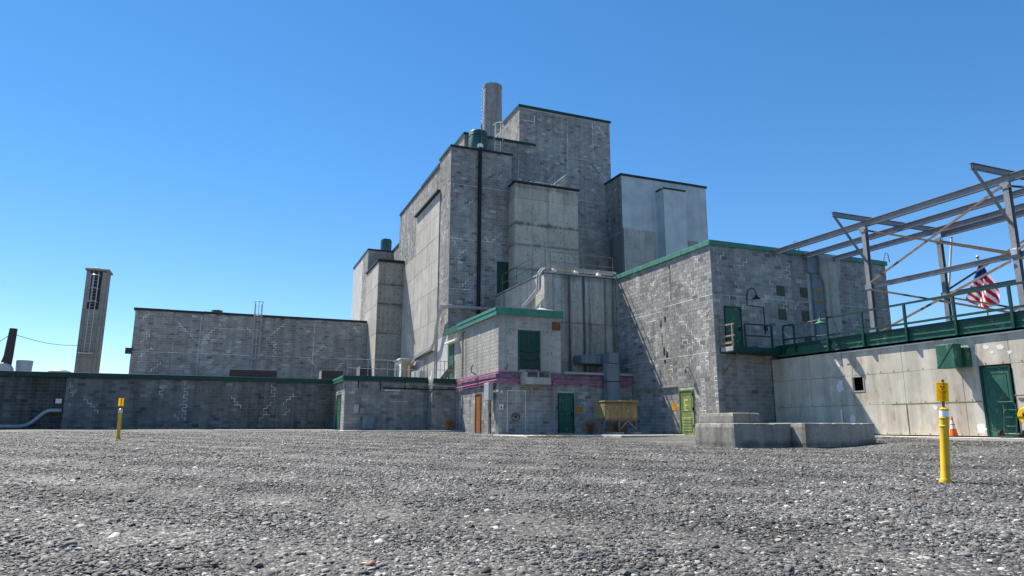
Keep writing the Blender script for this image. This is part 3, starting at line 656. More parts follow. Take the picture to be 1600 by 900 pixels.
# ---- concrete transfer block between the stair annex and the block building
cb = Thing('concrete_block_house', 'dark streaked tall concrete block with rusty roof railing, between green roofed annex and block building', 'building', (16.8, 36.49, 0))
wl = cb.part('wall', core(16.83, 21.7, 36.52, 44.97, -.2, 9.5), 'joint')
fF = Face('F', 36.52, 16.83, 21.7, 0, 9.5); fL = Face('L', 16.83, 36.5, 44.96, 0, 9.5)
panels(cb, wl, fF, [16.81, 18.42, 19.4, 20.9, 21.69], [3.3, 4.12, 6.5, 9.45], 'conc_streak', seed=1)
panels(cb, wl, fL, [36.53, 38.9, 40.9, 42.9, 44.95], [3.3, 6.5, 8.2, 9.45], 'conc', seed=2)
tie_holes(cb, wl, fF, [17.2, 17.9, 18.8, 19.9, 20.4, 21.3], [4.6, 5.4, 6.2, 7.0, 7.8, 8.6], .03, seed=1, p=.7)
cb.part('roof', MB().bbox(16.76, 21.7, 36.44, 44.96, 9.5, 9.6, .01), 'conc')
m = MB()
cr = Thing('roof_railing', 'rusty pipe railing along the roof edge of the streaked concrete block', 'railing', (16.9, 36.6, 9.6))
rail_run(cr, [(16.9, 43.8, 9.6), (16.9, 41.2, 9.6), (16.9, 38.6, 9.6), (16.9, 36.6, 9.6)], 1.25, (.65,), .024, 'rusty')
rail_run(cr, [(17.25, 36.6, 9.6), (19.5, 36.6, 9.6), (21.6, 36.6, 9.6)], 1.25, (.65,), .024, 'rusty')
ct_ = Thing('cable_tray', 'pale ladder shaped cable tray lying along the roof edge of the streaked concrete block', 'cable tray', (16.9, 36.9, 9.62))
for y in (36.42, 36.85): ct_.part('side_rail', MB().bar((17.0, y, 9.86), (21.72, y, 9.86), .04, .15), 'conc_pale')
for i in range(12): ct_.part('rung', MB().bar((17.2+i*.37, 36.42, 9.92), (17.32+i*.37, 36.85, 9.92), .09, .05), 'conc_pale')
for i, x in enumerate((17.5, 19.0, 20.6)):
    single('insulated_pipe_cap', 'small white roof cap beside the cable tray, '+('leftmost of three', 'middle of three', 'rightmost of three')[i], 'cap', (x, 36.65, 9.6), MB().lathe((x, 36.68, 9.6), [(.2, 0), (.17, .12), (.08, .24), (.05, .42)], 12), 'whitep', True, 'white caps by the cable tray')
cd = Thing('conduit_bundle', 'grey flexible conduits bending from cable tray down the concrete block to the annex roof', 'conduit', (16.7, 36.4, 7))
for k, (a, b) in enumerate(((0, 0), (.13, .1), (-.12, .16), (.24, .2))):
    pts = []
    for t in np.linspace(0, 1, 22):
        ang = min(1, t*2.2)*math.pi/2
        x = 17.3-(.85*math.sin(ang)) + a*.6; y = 36.75-.3*math.sin(ang)+b
        z = 9.85-.75*(1-math.cos(ang)) if t*2.2 < 1 else 9.1-(t-1/2.2)*2.6
        y2 = y if t < .7 else y+(t-.7)*9*.9
        pts.append((x, y2, z+b*.3))
    cd.part('conduit', MB().tube(pts, .055, 8), 'galvp', smooth=True)

# ---- stair annex with the green roof
sa = Thing('stair_annex', 'small two storey block annex with cream upper floor, green roof edge and magenta pipe band', 'building', (13.3, 35, 0))
lw_ = sa.part('lower_wall', core(13.3, 21.7, 35.0, 44.9, -.4, 3.3), 'mortar')
fFl = Face('F', 35.0, 13.3, 21.68, -.1, 3.35); fLl = Face('L', 13.3, 35.0, 42.7, -.1, 3.35)
blocks(sa, lw_, fFl, 'cmu_pink', [(16.86, 17.86, -.2, 2.25)], 150, 21, .05, repairs=[(18.3, 2.3, 18.6, 1.5), (18.55, 2.1, 18.3, 1.7)]+rand_repairs(Face('F', 0, 13.6, 19, .4, 2.6), 4, 2, (1, 3)), rw=.025)
blocks(sa, lw_, fLl, 'cmu_pink', [(37.74, 38.74, -.2, 2.28)], 0, 22, repairs=rand_repairs(Face('L', 0, 35.3, 41, .4, 2.6), 4, 3, (1, 3)), rw=.025)
sa.part('lower_roof', MB().bbox(17.12, 21.7, 34.93, 36.45, 3.3, 3.4, .01), 'conc_dark')
uw = sa.part('upper_wall', core(13.3, 17.1, 35.0, 44.9, 3.3, 6.5), 'mortar_cream')
fFu = Face('F', 35.0, 13.3, 17.1, 3.36, 6.5); fLu = Face('L', 13.3, 35.0, 44.9, 3.36, 6.5)
blocks(sa, uw, fFu, 'cmu_cream', [(14.45, 15.8, 3.4, 5.7)], 150, 23)
blocks(sa, uw, fLu, 'cmu_cream', [(43.25, 44.45, 3.3, 5.75)], 0, 24)
tie_holes(sa, uw, fLu, [35.3, 36.4, 37.5, 38.7, 40.0], [3.75, 4.45, 5.1, 5.7, 6.1], .028, d=.017, seed=3, p=.9)
tie_holes(sa, uw, fFu, [13.9, 14.05, 16.25, 16.5], [4.35, 4.5, 5.55, 5.7], .028, d=.017, seed=4, p=1)
o = .22; t = .05
sa.part('roof_edge', MB().bbox(13.3-o, 17.1+.1, 35-o, 35-o+t, 6.45, 6.9, .01), 'green_lt')
sa.part('roof_edge', MB().bbox(13.3-o, 13.3-o+t, 35-o+t+.003, 42.0, 6.45, 6.72, .01), 'green_lt'); sa.part('roof_edge', MB().bbox(13.3-o-.03, 13.3-o+t, 35-o+t+.003, 42.0, 6.73, 6.9, .01), 'green_lt')
sa.part('roof_edge', MB().bbox(13.3-o, 13.3-o+t, 42.01, 44.9, 6.45, 6.85, .01), 'green')
sa.part('soffit', MB().box(13.3-o+t+.002, 17.1, 35-o+t+.002, 44.9, 6.51, 6.56), 'conc_dark'); sa.part('roof', MB().box(13.3-o+t+.002, 17.15, 35-o+t+.002, 44.9, 6.56, 6.84), 'roof')
# double door over the ledge, with slack chains
D = sa.part('double_door', MB().bbox(14.52, 15.11, 34.965, 35.0, 3.5, 5.62, .006), 'green_dk', label='dark green double door on the upper floor with two slack chains')
sa.part('door_leaf', MB().bbox(15.13, 15.72, 34.965, 35.0, 3.5, 5.62, .006), 'green_dk', D)
fr = MB(); fr.box(14.45, 14.515, 34.93, 35, 3.42, 5.7).box(15.725, 15.8, 34.93, 35, 3.42, 5.7).box(14.515, 15.725, 34.93, 35, 5.63, 5.7); sa.part('frame', fr, 'green', D)
for z in (4.55, 4.1):
    sa.part('chain', MB().tube([(14.55+i*.114, 34.93, z-.13*math.sin(math.pi*i/10)) for i in range(11)], .014, 5), 'black', D)
lg = sa.part('ledge', MB().bbox(14.55, 16.05, 34.15, 34.98, 2.64, 2.72, .01), 'conc', label='weathered concrete landing box below the upper double door')
m = MB().bbox(14.55, 16.05, 34.1, 34.16, 2.64, 3.02, .01); sa.part('ledge_front', m, 'conc_pale', lg); sa.part('ledge_side', MB().bbox(14.55, 14.61, 34.17, 34.98, 2.73, 3.3, .01), 'conc', lg); sa.part('ledge_side', MB().bbox(15.99, 16.05, 34.17, 34.98, 2.73, 3.3, .01), 'conc', lg)
sa.part('timber', MB().bbox(14.6, 16.0, 34.2, 34.3, 3.3, 3.38, .008), 'rusty', lg)
for x in (14.62, 15.3): sa.part('timber', MB().bbox(x, x+.07, 34.2, 34.27, 2.75, 3.3, .006), 'tan', lg)
dg = door(sa, fFl, 16.86, 17.86, .02, 2.24, 'green', 'green_dk'); dg['label'] = 'green ground floor door with riveted panels'
m = MB()
for (x, z) in [(17.2+i*.06, 1.85-.0*j) for i in range(4) for j in (0,)]+[(17.2, 1.85-j*.1) for j in range(6)]+[(17.38, 1.85-j*.1) for j in range(6)]+[(17.2+i*.06, 1.35) for i in range(4)]+[(17.15, 1.1), (17.5, 1.1), (17.15, .72), (17.4, .72), (17.4, 1.1), (17.6, 1.1), (17.15, .85), (17.4, .85)]:
    m.lathe((x, 34.975, z), [(.014, -.012), (.014, .0)], 6, 1)
sa.part('rivet_heads', m, 'galv', dg, kind='stuff')
db = door(sa, fLl, 37.74, 38.74, .02, 2.28, 'orange', 'orange', handle=False, panelled=False); db['label'] = 'rust orange door on the sunlit side'
do = door(sa, fLu, 43.25, 44.45, 3.5, 5.75, 'green', 'green', handle=False, panelled=False); do['label'] = 'narrow green upper side door with a white light hood'
sa.part('light_hood', MB().bbox(13.02, 13.29, 42.2, 44.7, 5.85, 5.97, .02), 'whitep')
sa.part('threshold', MB().bbox(16.7, 18.6, 34.4, 34.98, -.2, .015, .015), 'conc_dark')
# magenta band: beam, pipes and boxes along the front and around the corner
sa.part('pipe_band', MB().bbox(13.1, 14.5, 34.86, 34.98, 3.02, 3.22, .01), 'purple'); sa.part('pipe_band', MB().bbox(16.1, 21.69, 34.86, 34.98, 3.02, 3.22, .01), 'purple')
sa.part('pipe_band', MB().bbox(13.14, 13.28, 35.0, 41.4, 3.02, 3.22, .01), 'purple')
for (z, r, dd) in ((2.88, .036, .12), (2.75, .026, .1), (3.33, .024, .1)):
    sa.part('magenta_pipe', MB().tube([(13.3-dd, 42.4, z-.1), (13.3-dd, 35.2, z), (13.33-dd, 35.05-dd, z), (13.5, 35-dd, z), (21.66, 35-dd, z)], r, 8), 'pink', smooth=True)
for i in range(9): sa.part('bracket', MB().box(13.5+i*.95, 13.56+i*.95, 34.82, 34.99, 2.66, 2.72), 'purple')
for i in range(6): sa.part('bracket', MB().box(13.13, 13.29, 35.6+i*1.05, 35.66+i*1.05, 2.62, 2.68), 'purple')
sa.part('junction_box', MB().bbox(16.5, 16.72, 34.78, 34.97, 2.66, 2.9, .01), 'pink')
sa.part('drain_trough', MB().bbox(17.2, 21.69, 34.74, 34.97, 3.3, 3.44, .015), 'galvp')
sa.part('stand_pipe', MB().tube([(16.6, 34.9, 0), (16.6, 34.9, 2.7)], .03, 8), 'galvp', smooth=True)
sa.part('stand_pipe', MB().tube([(13.2, 41.45, .1), (13.2, 41.45, 3.0)], .05, 8), 'galvp', smooth=True)
sa.part('stand_pipe', MB().tube([(13.24, 41.3, 3.4), (13.24, 41.3, 6.2), (13.24, 41.0, 6.3)], .03, 8), 'rusty', smooth=True); sa.part('stand_pipe', MB().tube([(13.24, 40.7, 3.4), (13.24, 40.7, 5.8)], .02, 8), 'galvp', smooth=True)
sa.part('vent_cover', MB().bbox(16.54, 17.07, 34.93, 34.99, 5.78, 6.26, .01), 'terracotta')
bw = MB()
for (a, b, c, e) in ((13.8, 14.92, 2.3, 2.345), (13.8, 13.835, .0, 2.3), (14.885, 14.92, .0, 2.3)): bw.box(a, b, 34.982, 34.99, c, e)
sa.part('bricked_opening_outline', bw, 'repair', lw_)
fan = sa.part('fan_grille', MB().tube([(14.3+.22*math.cos(t), 34.955, .9+.22*math.sin(t)) for t in np.linspace(0, 2*math.pi, 21)], .018, 6, False), 'black', label='small round fan grille in the bricked up opening')
sa.part('grille_hub', MB().lathe((14.3, 34.95, .9), [(.06, -.02), (.06, .02)], 10, 1), 'black', fan)
for i in range(4):
    a = i*math.pi/4; m = MB(); m.bar((14.3-.2*math.cos(a), 34.95, .9-.2*math.sin(a)), (14.3+.2*math.cos(a), 34.95, .9+.2*math.sin(a)), .012, .035, (0, 1, 0)); sa.part('grille_bar', m, 'black', fan)
sa.part('notice', MB().bbox(13.36, 13.58, 34.97, 34.985, 1.3, 1.56, .003), 'whitep', label='small white notice with dark mark on the lower wall')
sa.part('notice_mark', MB().box(13.42, 13.52, 34.962, 34.97, 1.34, 1.48), 'magenta')
sa.part('wall_knob', MB().lathe((13.48, 34.95, 2.24), [(.05, -.02), (.07, .02)], 10, 1), 'whitep', smooth=True)
sa.part('loading_hook', MB().tube([(13.25, 38.6, 3.4), (12.95, 38.6, 3.55), (12.9, 38.5, 3.8), (12.95, 38.3, 3.95)], .04, 6), 'rusty')
sa.part('loading_hook', MB().tube([(13.7, 34.95, 3.5), (13.7, 34.7, 3.55), (13.72, 34.7, 3.75)], .04, 6), 'rusty')
ep = Thing('electrical_cabinet', 'dark grey electrical cabinet with conduits on the annex corner beside the orange door', 'electrical box', (13.1, 35.9, 0))
ep.part('cabinet', MB().bbox(12.86, 13.14, 35.35, 36.1, 1.8, 2.75, .015), 'galvp')
for y in (35.5, 35.75): ep.part('conduit', MB().tube([(13.05, y, 1.8), (13.05, y, .0)], .035, 8), 'black', smooth=True)
ep.part('conduit', MB().tube([(13.05, 35.98, 1.8), (13.08, 36.0, 1.4), (13.1, 35.7, .9)], .02, 6), 'galvp', smooth=True)
rc = single('roofing_cone', 'pale flashing cone on the annex roof below the bent conduits', 'flashing', (16.85, 36.2, 6.85), MB().lathe((16.3, 35.9, 6.84), [(1.0, .05), (.9, .13), (.5, .2), (.14, .34), (.05, .6)], 18), 'galvp', True)
du = Thing('wall_duct', 'blue grey sheet metal duct rising beside the annex behind the yellow bin', 'duct', (20.1, 34.6, 0))
du.part('riser', MB().bbox(19.72, 20.55, 34.35, 34.82, .5, 3.95, .02), 'duct'); du.part('collar', MB().bbox(19.69, 20.58, 34.32, 34.83, 2.9, 2.95, .01), 'trim')
du.part('elbow', MB().bbox(19.9, 20.55, 34.35, 36.4, 3.97, 4.6, .02), 'duct'); du.part('branch', MB().bbox(18.6, 19.88, 35.3, 36.4, 4.0, 4.5, .02), 'duct'); du.part('leg', MB().tube([(19.6, 34.4, 1.1), (19.35, 34.4, .0)], .025, 6), 'galvp')

# ---- main reactor tower with its tiers
mt = Thing('reactor_tower', 'tallest stepped grey block tower with concrete side wall, behind the green roofed annex', 'building', (13.34, 45, 0))
wl = mt.part('wall', MB().box(13.34, 18.03, 45.0, 48.0, -.2, 20.4).box(13.34, 22, 48.0, 61.6, -.2, 19.95), 'mortar')
f = Face('F', 45.0, 13.34, 18.03, 6.6, 20.4)
blocks(mt, wl, f, 'cmu', [(16.94, 17.85, 9.5, 12.15)], 0, 31, repairs=[(15.0, 16.4, 13.6, 14.8), (14.5, 12.7, 13.5, 11.6), (15.9, 13.9, 16.9, 12.5), (17.2, 14.2, 16.6, 13.5), (17.5, 18.9, 16.9, 18.0), (13.5, 17.6, 13.9, 17.3), (13.5, 13.5, 13.9, 13.1), (14.6, 10.6, 14.0, 9.6)], rw=.04, hl=[(13.36, 18, 17.6), (13.36, 17.6, 13.6), (13.36, 15, 9.9)])
f = Face('L', 13.34, 45.0, 48.0, 6.6, 20.4); blocks(mt, wl, f, 'cmu', [(47.61, 48.1, 0, 17.8)], 0, 32, repairs=[(47.3, 15.5, 45.3, 16.8), (46.9, 14.5, 46.4, 13.4), (46.5, 11.8, 46.9, 10.9)], rw=.04, hl=[(45.1, 47.5, 10.6)])
f = Face('L', 13.34, 48.0, 61.6, 14.4, 19.95); blocks(mt, wl, f, 'cmu', [(47, 54.8, 14, 17.8)], 0, 33, repairs=[(55.7, 19.7, 55.4, 17.1), (59.5, 19.5, 58.9, 15.8), (58.2, 17.4, 57.2, 16.2), (56.8, 16.4, 56.0, 15.2), (50.8, 19.6, 50.6, 18.2), (60.3, 18, 59.9, 15)], rw=.04)
cp = mt.part('concrete_side', MB().box(13.30, 13.34, 47.65, 54.75, 14.4, 17.75).box(13.30, 13.34, 47.65, 61.6, 3, 14.38), 'joint')
f = Face('L', 13.30, 47.6, 61.6, 3, 17.8)
panels(mt, cp, f, [47.62, 50.0, 52.4, 54.78], [14.4, 16.1, 17.77], 'conc_pale', seed=4, gap=.008); panels(mt, cp, f, [47.62, 50.0, 52.4, 54.8, 57.2, 59.4, 61.6], [3.2, 5.6, 8.0, 10.4, 12.6, 14.38], 'conc_pale', seed=5, gap=.008)
mt.part('panel_hood', MB().bbox(13.05, 13.3, 47.6, 54.85, 17.8, 17.95, .01), 'trim', cp)
fascia(mt, 13.34, 18.03, 45.0, 48.0, 20.38, 20.55, .1, 'trim'); mt.part('roof_edge', MB().bbox(13.24, 13.3, 48.01, 61.6, 19.93, 20.1, .008), 'trim'); mt.part('roof', MB().box(13.3, 22, 48.2, 61.6, 19.96, 20.05), 'roof')
t2 = mt.part('second_tier', core(14.95, 20.83, 47.0, 60, 19.9, 22.4), 'mortar')
t2b = mt.part('second_tier_wall', core(18.0, 20.83, 47.0, 48.2, 9.6, 19.9), 'mortar')
blocks(mt, t2, Face('F', 47.0, 14.95, 20.83, 17.9, 22.4), 'cmu', [(14.9, 18.0, 17, 20.45)], 0, 34); blocks(mt, t2, Face('L', 14.95, 47.0, 56, 20.3, 22.4), 'cmu', [], 0, 35)
fascia(mt, 14.95, 20.83, 47.0, 60, 22.4, 22.62, .1, 'green_dk')
t3 = mt.part('top_tier', core(20.15, 28.7, 48.5, 60, 9, 26.4), 'mortar')
f = Face('F', 48.5, 20.15, 28.7, 13.7, 26.4)
blocks(mt, t3, f, 'cmu', [], 0, 36, repairs=[(27.2, 26.2, 28.5, 25.1), (27.2, 22.4, 28.0, 21.2), (20.4, 25.3, 21.4, 25.1), (26.9, 20.2, 27.6, 19.0)], rw=.042, hl=[(26.3, 28.2, 22.7), (24.5, 26.2, 22.7), (22.5, 28, 18.9)], vl=[(24.55, 26.3, 20.5), (21.5, 25.9, 25.1), (27.0, 26.2, 22.8), (28.1, 22.6, 20.8)])
f = Face('L', 20.15, 48.5, 60, 22.5, 26.4); blocks(mt, t3, f, 'cmu', [], 0, 37, repairs=rand_repairs(f, 12, 5, (2, 4)), rw=.04)
fascia(mt, 20.15, 28.7, 48.5, 60, 26.4, 26.62, .1, 'green_dk')
lp = mt.part('lower_panel', core(22.9, 28.3, 48.4, 48.5, 9.4, 13.85), 'joint'); panels(mt, lp, Face('F', 48.4, 22.9, 28.3, 9.4, 13.85), [22.95, 24.8, 26.6, 28.25], [9.4, 11.8, 13.85], 'conc_dark', seed=6)
# concrete front shaft
f = Face('F', 43.79, 17.85, 22.98, 9.4, 18); cs = mt.part('concrete_shaft', core(17.85, 22.95, 43.79, 47, 9.6, 17.85), 'joint')
panels(mt, cs, f, [17.83, 19.2, 20.5, 21.75, 22.97], [9.62, 11.4, 13.2, 14.75, 16.7, 17.83], 'conc_shaft', seed=7); panels(mt, cs, Face('L', 17.85, 43.8, 45, 9.4, 18), [43.8, 44.98], [9.62, 11.4, 13.2, 14.75, 16.7, 17.83], 'conc_shaft', seed=8)
tie_holes(mt, cs, f, [18.15, 18.8, 19.45, 20.2, 20.9, 21.5, 22.1, 22.7], [10, 10.7, 11.1, 11.8, 12.5, 13.0, 13.6, 14.4, 15.2], .04, seed=5, p=.6)
mt.part('shaft_cap', MB().bbox(17.75, 23.08, 43.66, 47, 17.86, 18.0, .01), 'trim', cs)
for k, yz in enumerate((14.85, 13.25)): pass
mt.part('down_pipe', MB().tube([(15.5, 44.85, 20.75), (15.5, 44.85, 6.8)], .14, 10), 'black', smooth=True, label='black drain pipe down the front of the tower')
mt.part('pipe_head', MB().lathe((15.5, 44.85, 20.6), [(.16, 0), (.22, .1), (.2, .25), (.1, .3)], 10), 'whitep', smooth=True)
dm = door(mt, Face('F', 45.0, 13, 18, 0, 20), 16.94, 17.83, 9.6, 12.1, 'green_dk', 'green_dk', handle=False, panelled=False)
mt.part('side_annex', core(13.5, 17, 61.62, 66, -.2, 17.3), 'mortar'); blocks(mt, wl, Face('L', 13.5, 61.62, 66, 14, 17.3), 'cmu', [], 0, 38); mt.part('roof_edge', MB().bbox(13.4, 17, 61.63, 66, 17.3, 17.45, .01), 'trim')
# debris and small rails on the shaft cap
sr = Thing('shaft_roof_rail', 'thin pipe posts with a sloping brace and sheet on top of the concrete shaft', 'railing', (18, 44, 18))
for (x, h) in ((18.3, 2.0), (20.2, 1.7), (22.3, 1.5)): sr.part('post', MB().tube([(x, 44.2, 18), (x, 44.2, 18+h)], .022, 6), 'galvp')
sr.part('brace', MB().tube([(20.9, 44.2, 18.05), (22.3, 44.2, 19.3)], .03, 6), 'galvp'); sr.part('sheet', MB().add([(21.1, 44.3, 18.02), (22.28, 44.3, 18.02), (22.28, 44.3, 19.2), (21.1, 44.33, 18.02), (22.28, 44.33, 18.02), (22.28, 44.33, 19.2)], [(0, 1, 2), (3, 4, 5), (0, 1, 4, 3), (1, 2, 5, 4), (2, 0, 3, 5)]), 'conc')
rr = random.Random(8); x = 18.1; k = 0
while x < 21.4:
    L = rr.uniform(.35, .7); single('rubble_block', ('leftmost', 'second', 'third', 'fourth', 'fifth', 'sixth', 'seventh', 'eighth')[k]+' broken block from the left on top of the concrete shaft', 'block', (x, 43.95, 18), MB().bbox(x, x+L*.8, 43.85, 44.15, 18, 18+rr.uniform(.12, .24), .03), ('conc_pale', 'conc')[k % 2], group='broken blocks on the shaft'); x += L+.05; k += 1
# steel cage ladder on the roof, tanks
tk = Thing('roof_tank', 'teal green tank with thin vent pipe on the main tower roof', 'tank', (15.75, 46.1, 20.5))
tk.part('shell', MB().lathe((15.75, 46.1, 20.5), [(.72, 0), (.72, 1.75), (.66, 1.85), (.4, 1.92)], 24), 'tank', smooth=True); tk.part('vent_pipe', MB().tube([(15.75, 45.3, 20.5), (15.75, 45.3, 22.7)], .05, 6), 'rusty'); tk.part('band', MB().lathe((15.75, 46.1, 21.9), [(.74, 0), (.74, .06)], 24), 'trim')
rl = Thing('roof_ladder', 'pale caged ladder climbing from the tower roof to the green edged upper roof', 'ladder', (17.6, 46.3, 20.5)); ladder(rl, 17.65, 46.95, 20.55, 23.5, .45, 'whitep', (22.4, 23.6))

# ---- side concrete wing and block behind it
scw = Thing('concrete_wing', 'tall narrow concrete wing with tie holes, left of the reactor tower', 'building', (11, 59, 0))
wl = scw.part('wall', core(11.03, 13.3, 59.03, 65, -.2, 14.75), 'joint'); f = Face('F', 59.03, 11, 13.3, 0, 14.8)
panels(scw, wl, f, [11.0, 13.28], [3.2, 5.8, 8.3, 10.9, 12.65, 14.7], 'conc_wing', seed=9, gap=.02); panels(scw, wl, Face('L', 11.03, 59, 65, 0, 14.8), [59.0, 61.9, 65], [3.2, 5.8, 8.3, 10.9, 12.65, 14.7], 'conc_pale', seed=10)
tie_holes(scw, wl, f, [11.25, 11.55, 12.0, 12.45, 12.9, 13.1], np.arange(3.6, 14.4, .55), .045, seed=6, p=.75)
scw.part('roof_edge', MB().bbox(10.9, 13.3, 58.9, 65, 14.76, 14.95, .01), 'trim')
tb = Thing('tank_block', 'dark block penthouse behind the concrete wing, left of the tower', 'building', (11.08, 65, 0))
wl = tb.part('wall', core(11.08, 13.48, 65.02, 74, -.2, 17.2), 'mortar'); blocks(tb, wl, Face('F', 65.02, 11.08, 13.48, 12.6, 17.2), 'cmu', [], 0, 40); blocks(tb, wl, Face('L', 11.08, 65.02, 68, 10, 17.2), 'cmu', [], 0, 41); fascia(tb, 11.08, 13.45, 65.02, 74, 17.2, 17.36, .08, 'trim')
tk = Thing('vent_tank', 'teal ribbed tank on the dark block penthouse, beside the sky', 'tank', (13.2, 67, 17.4)); tk.part('shell', MB().lathe((13.15, 67, 17.36), [(.56, 0), (.56, 1.45), (.5, 1.6), (.2, 1.65)], 20), 'tank', smooth=True)

# ---- grey painted block on the right of the tower
gb = Thing('painted_block', 'blue grey painted tall block with a projecting shaft, right of the tower', 'building', (28.1, 45.85, 0))
wl = gb.part('wall', core(28.1, 36.5, 45.85, 56, -.2, 20.6), 'paintgrey'); blocks(gb, wl, Face('L', 28.1, 45.85, 48.45, 15.9, 20.5), 'cmu', [], 0, 45)
gb.part('lower_side', MB().box(28.06, 28.1, 45.86, 48.3, 9.4, 15.8), 'conc_dark', wl); lp = gb.part('lower_panel', core(28.1, 31.15, 45.78, 45.85, 9.4, 16.1), 'joint'); panels(gb, lp, Face('F', 45.78, 28.1, 31.2, 9, 16.1), [28.1, 29.6, 31.15], [9.4, 13.4, 16.1], 'conc', seed=11)
gb.part('shaft', MB().bbox(31.42, 33.55, 44.8, 45.84, 9, 19.55, .01), 'paintgrey'); gb.part('shaft_cap', MB().bbox(31.36, 33.61, 44.74, 45.84, 19.56, 19.68, .01), 'trim'); gb.part('patch_panel', MB().box(33.9, 35.4, 45.81, 45.85, 9, 15.7), 'conc_dark')
fascia(gb, 28.1, 36.5, 45.85, 56, 20.6, 20.78, .1, 'trim')

# ---- long left building
lu = Thing('long_block_building', 'long grey block building with stepped pale mortar lines, left of the tower', 'building', (-8.1, 63.2, 0))
wl = lu.part('wall', core(-8.1, 10.98, 63.2, 76, -.2, 9.75), 'mortar'); f = Face('F', 63.2, -8.1, 10.98, 3.1, 9.75)
blocks(lu, wl, f, 'cmu', [], 0, 50, repairs=[(-4.9, 9.1, -3.2, 7.2), (-1.8, 8.9, -3.1, 6.8), (-6.8, 8.0, -7.6, 6.7), (-6.7, 6.6, -7.8, 5.2), (-5.7, 5.5, -6.5, 4.6), (.8, 8.7, 1.2, 8.1), (-7.2, 9.6, -7.9, 8.9), (3.7, 9.3, 2.0, 7.6), (3.0, 7.7, 3.1, 6.5), (9.9, 9.2, 10.8, 8.4), (5.8, 6.3, 6.6, 5.5), (7.1, 7.5, 6.3, 6.5), (-.2, 7.0, -.9, 6.2), (8.9, 6.0, 8.2, 5.0)], rw=.045, hl=[(-8, 10.9, 6.44), (-1.7, 0.7, 8.6), (-3.0, -1.6, 7.6)], vl=[(-3.1, 9.6, 4.5), (6.25, 9.6, 4.6), (-5.1, 7.6, 6.6)])
fascia(lu, -8.1, 10.8, 63.2, 76, 9.75, 9.95, .12, 'trim')
lu.part('round_vent', MB().lathe((-1.95, 64.2, 9.95), [(.35, 0), (.35, .18), (.48, .2), (.45, .3), (.15, .38)], 16), 'tank', smooth=True)
lu.part('end_scupper', MB().bbox(-8.5, -8.02, 62.95, 63.15, 6.1, 6.6, .02), 'ac')
ld = Thing('caged_ladder', 'tall caged steel ladder on the long left block building', 'ladder', (1.45, 63.1, 3.4)); ladder(ld, 1.4, 63.05, 3.45, 10.9, .5, 'galvp', (6.0, 11.0))

# ---- low front buildings
lo = Thing('low_block_building', 'low dark block building with green roof edge at the far left', 'building', (-3, 48.8, .15))
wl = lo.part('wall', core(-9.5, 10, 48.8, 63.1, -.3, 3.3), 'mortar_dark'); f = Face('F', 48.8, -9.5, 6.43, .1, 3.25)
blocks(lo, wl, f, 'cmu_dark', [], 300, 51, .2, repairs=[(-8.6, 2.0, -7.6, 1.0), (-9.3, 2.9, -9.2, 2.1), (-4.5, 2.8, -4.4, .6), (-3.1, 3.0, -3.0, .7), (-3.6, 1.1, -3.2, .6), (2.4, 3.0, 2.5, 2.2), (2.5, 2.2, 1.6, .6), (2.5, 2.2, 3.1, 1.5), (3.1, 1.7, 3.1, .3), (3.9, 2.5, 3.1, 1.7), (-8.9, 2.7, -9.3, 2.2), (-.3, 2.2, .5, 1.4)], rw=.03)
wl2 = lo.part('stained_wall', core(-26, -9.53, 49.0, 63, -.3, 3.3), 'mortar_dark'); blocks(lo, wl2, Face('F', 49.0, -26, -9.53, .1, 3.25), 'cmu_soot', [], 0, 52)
lo.part('roof_edge', MB().bbox(-26, 6.3, 48.6, 48.68, 3.25, 3.56, .01), 'green_dk'); lo.part('roof', MB().box(-26, 10, 48.69, 63.1, 3.31, 3.5), 'roof')
pp = Thing('silver_pipe', 'silver insulated pipe stepping down along the foot of the dark left wall', 'pipe', (-11, 48.6, .3))
pp.part('pipe', MB().tube([(-9.56, 48.7, 1.28), (-10.2, 48.7, 1.27), (-10.45, 48.7, 1.12), (-11.0, 48.7, .55), (-11.3, 48.7, .38), (-11.6, 48.7, .34), (-20, 48.7, .3)], .11, 10), 'galvp', smooth=True)
for x in (-10.0, -12.2, -14.4): pp.part('support', MB().box(x, x+.06, 48.66, 48.95, 0.0, .3), 'black')
single('wall_plate', 'small blank white plate high on the dark left wall', 'plate', (-9.8, 48.97, 1.7), MB().bbox(-9.98, -9.66, 48.93, 48.97, 1.7, 1.98, .005), 'whitep')
le = Thing('entry_block', 'low block entry building with green roof edge and side door, left of the annex', 'building', (6.44, 44, .2))
wl = le.part('wall', core(6.44, 11.73, 44.0, 48.8, -.3, 3.25), 'mortar_dark'); f = Face('F', 44.0, 6.44, 11.73, .12, 3.25); f2 = Face('L', 6.44, 44.0, 48.8, .12, 3.25)
blocks(le, wl, f, 'cmu', [], 200, 53, .3, repairs=[(9.3, 2.1, 10.4, 2.1), (10.2, 1.9, 10.4, 1.5), (9.6, 1.0, 9.9, .6)], rw=.025); blocks(le, wl, f2, 'cmu', [(45.5, 47.3, 0, 2.45)], 0, 54)
dd = door(le, f2, 45.5, 47.3, .17, 2.42, 'green', 'green', handle=False); dd['label'] = 'green double width door on the sunlit side'
wl = le.part('recess_wall', core(11.73, 13.28, 42.74, 48, -.3, 3.2), 'mortar_dark'); blocks(le, wl, Face('F', 42.74, 11.73, 13.26, .1, 3.2), 'cmu_pink', [], 90, 55, .2); blocks(le, wl, Face('L', 11.73, 42.74, 43.98, .1, 3.2), 'cmu_pink', [], 0, 56)
o = .18
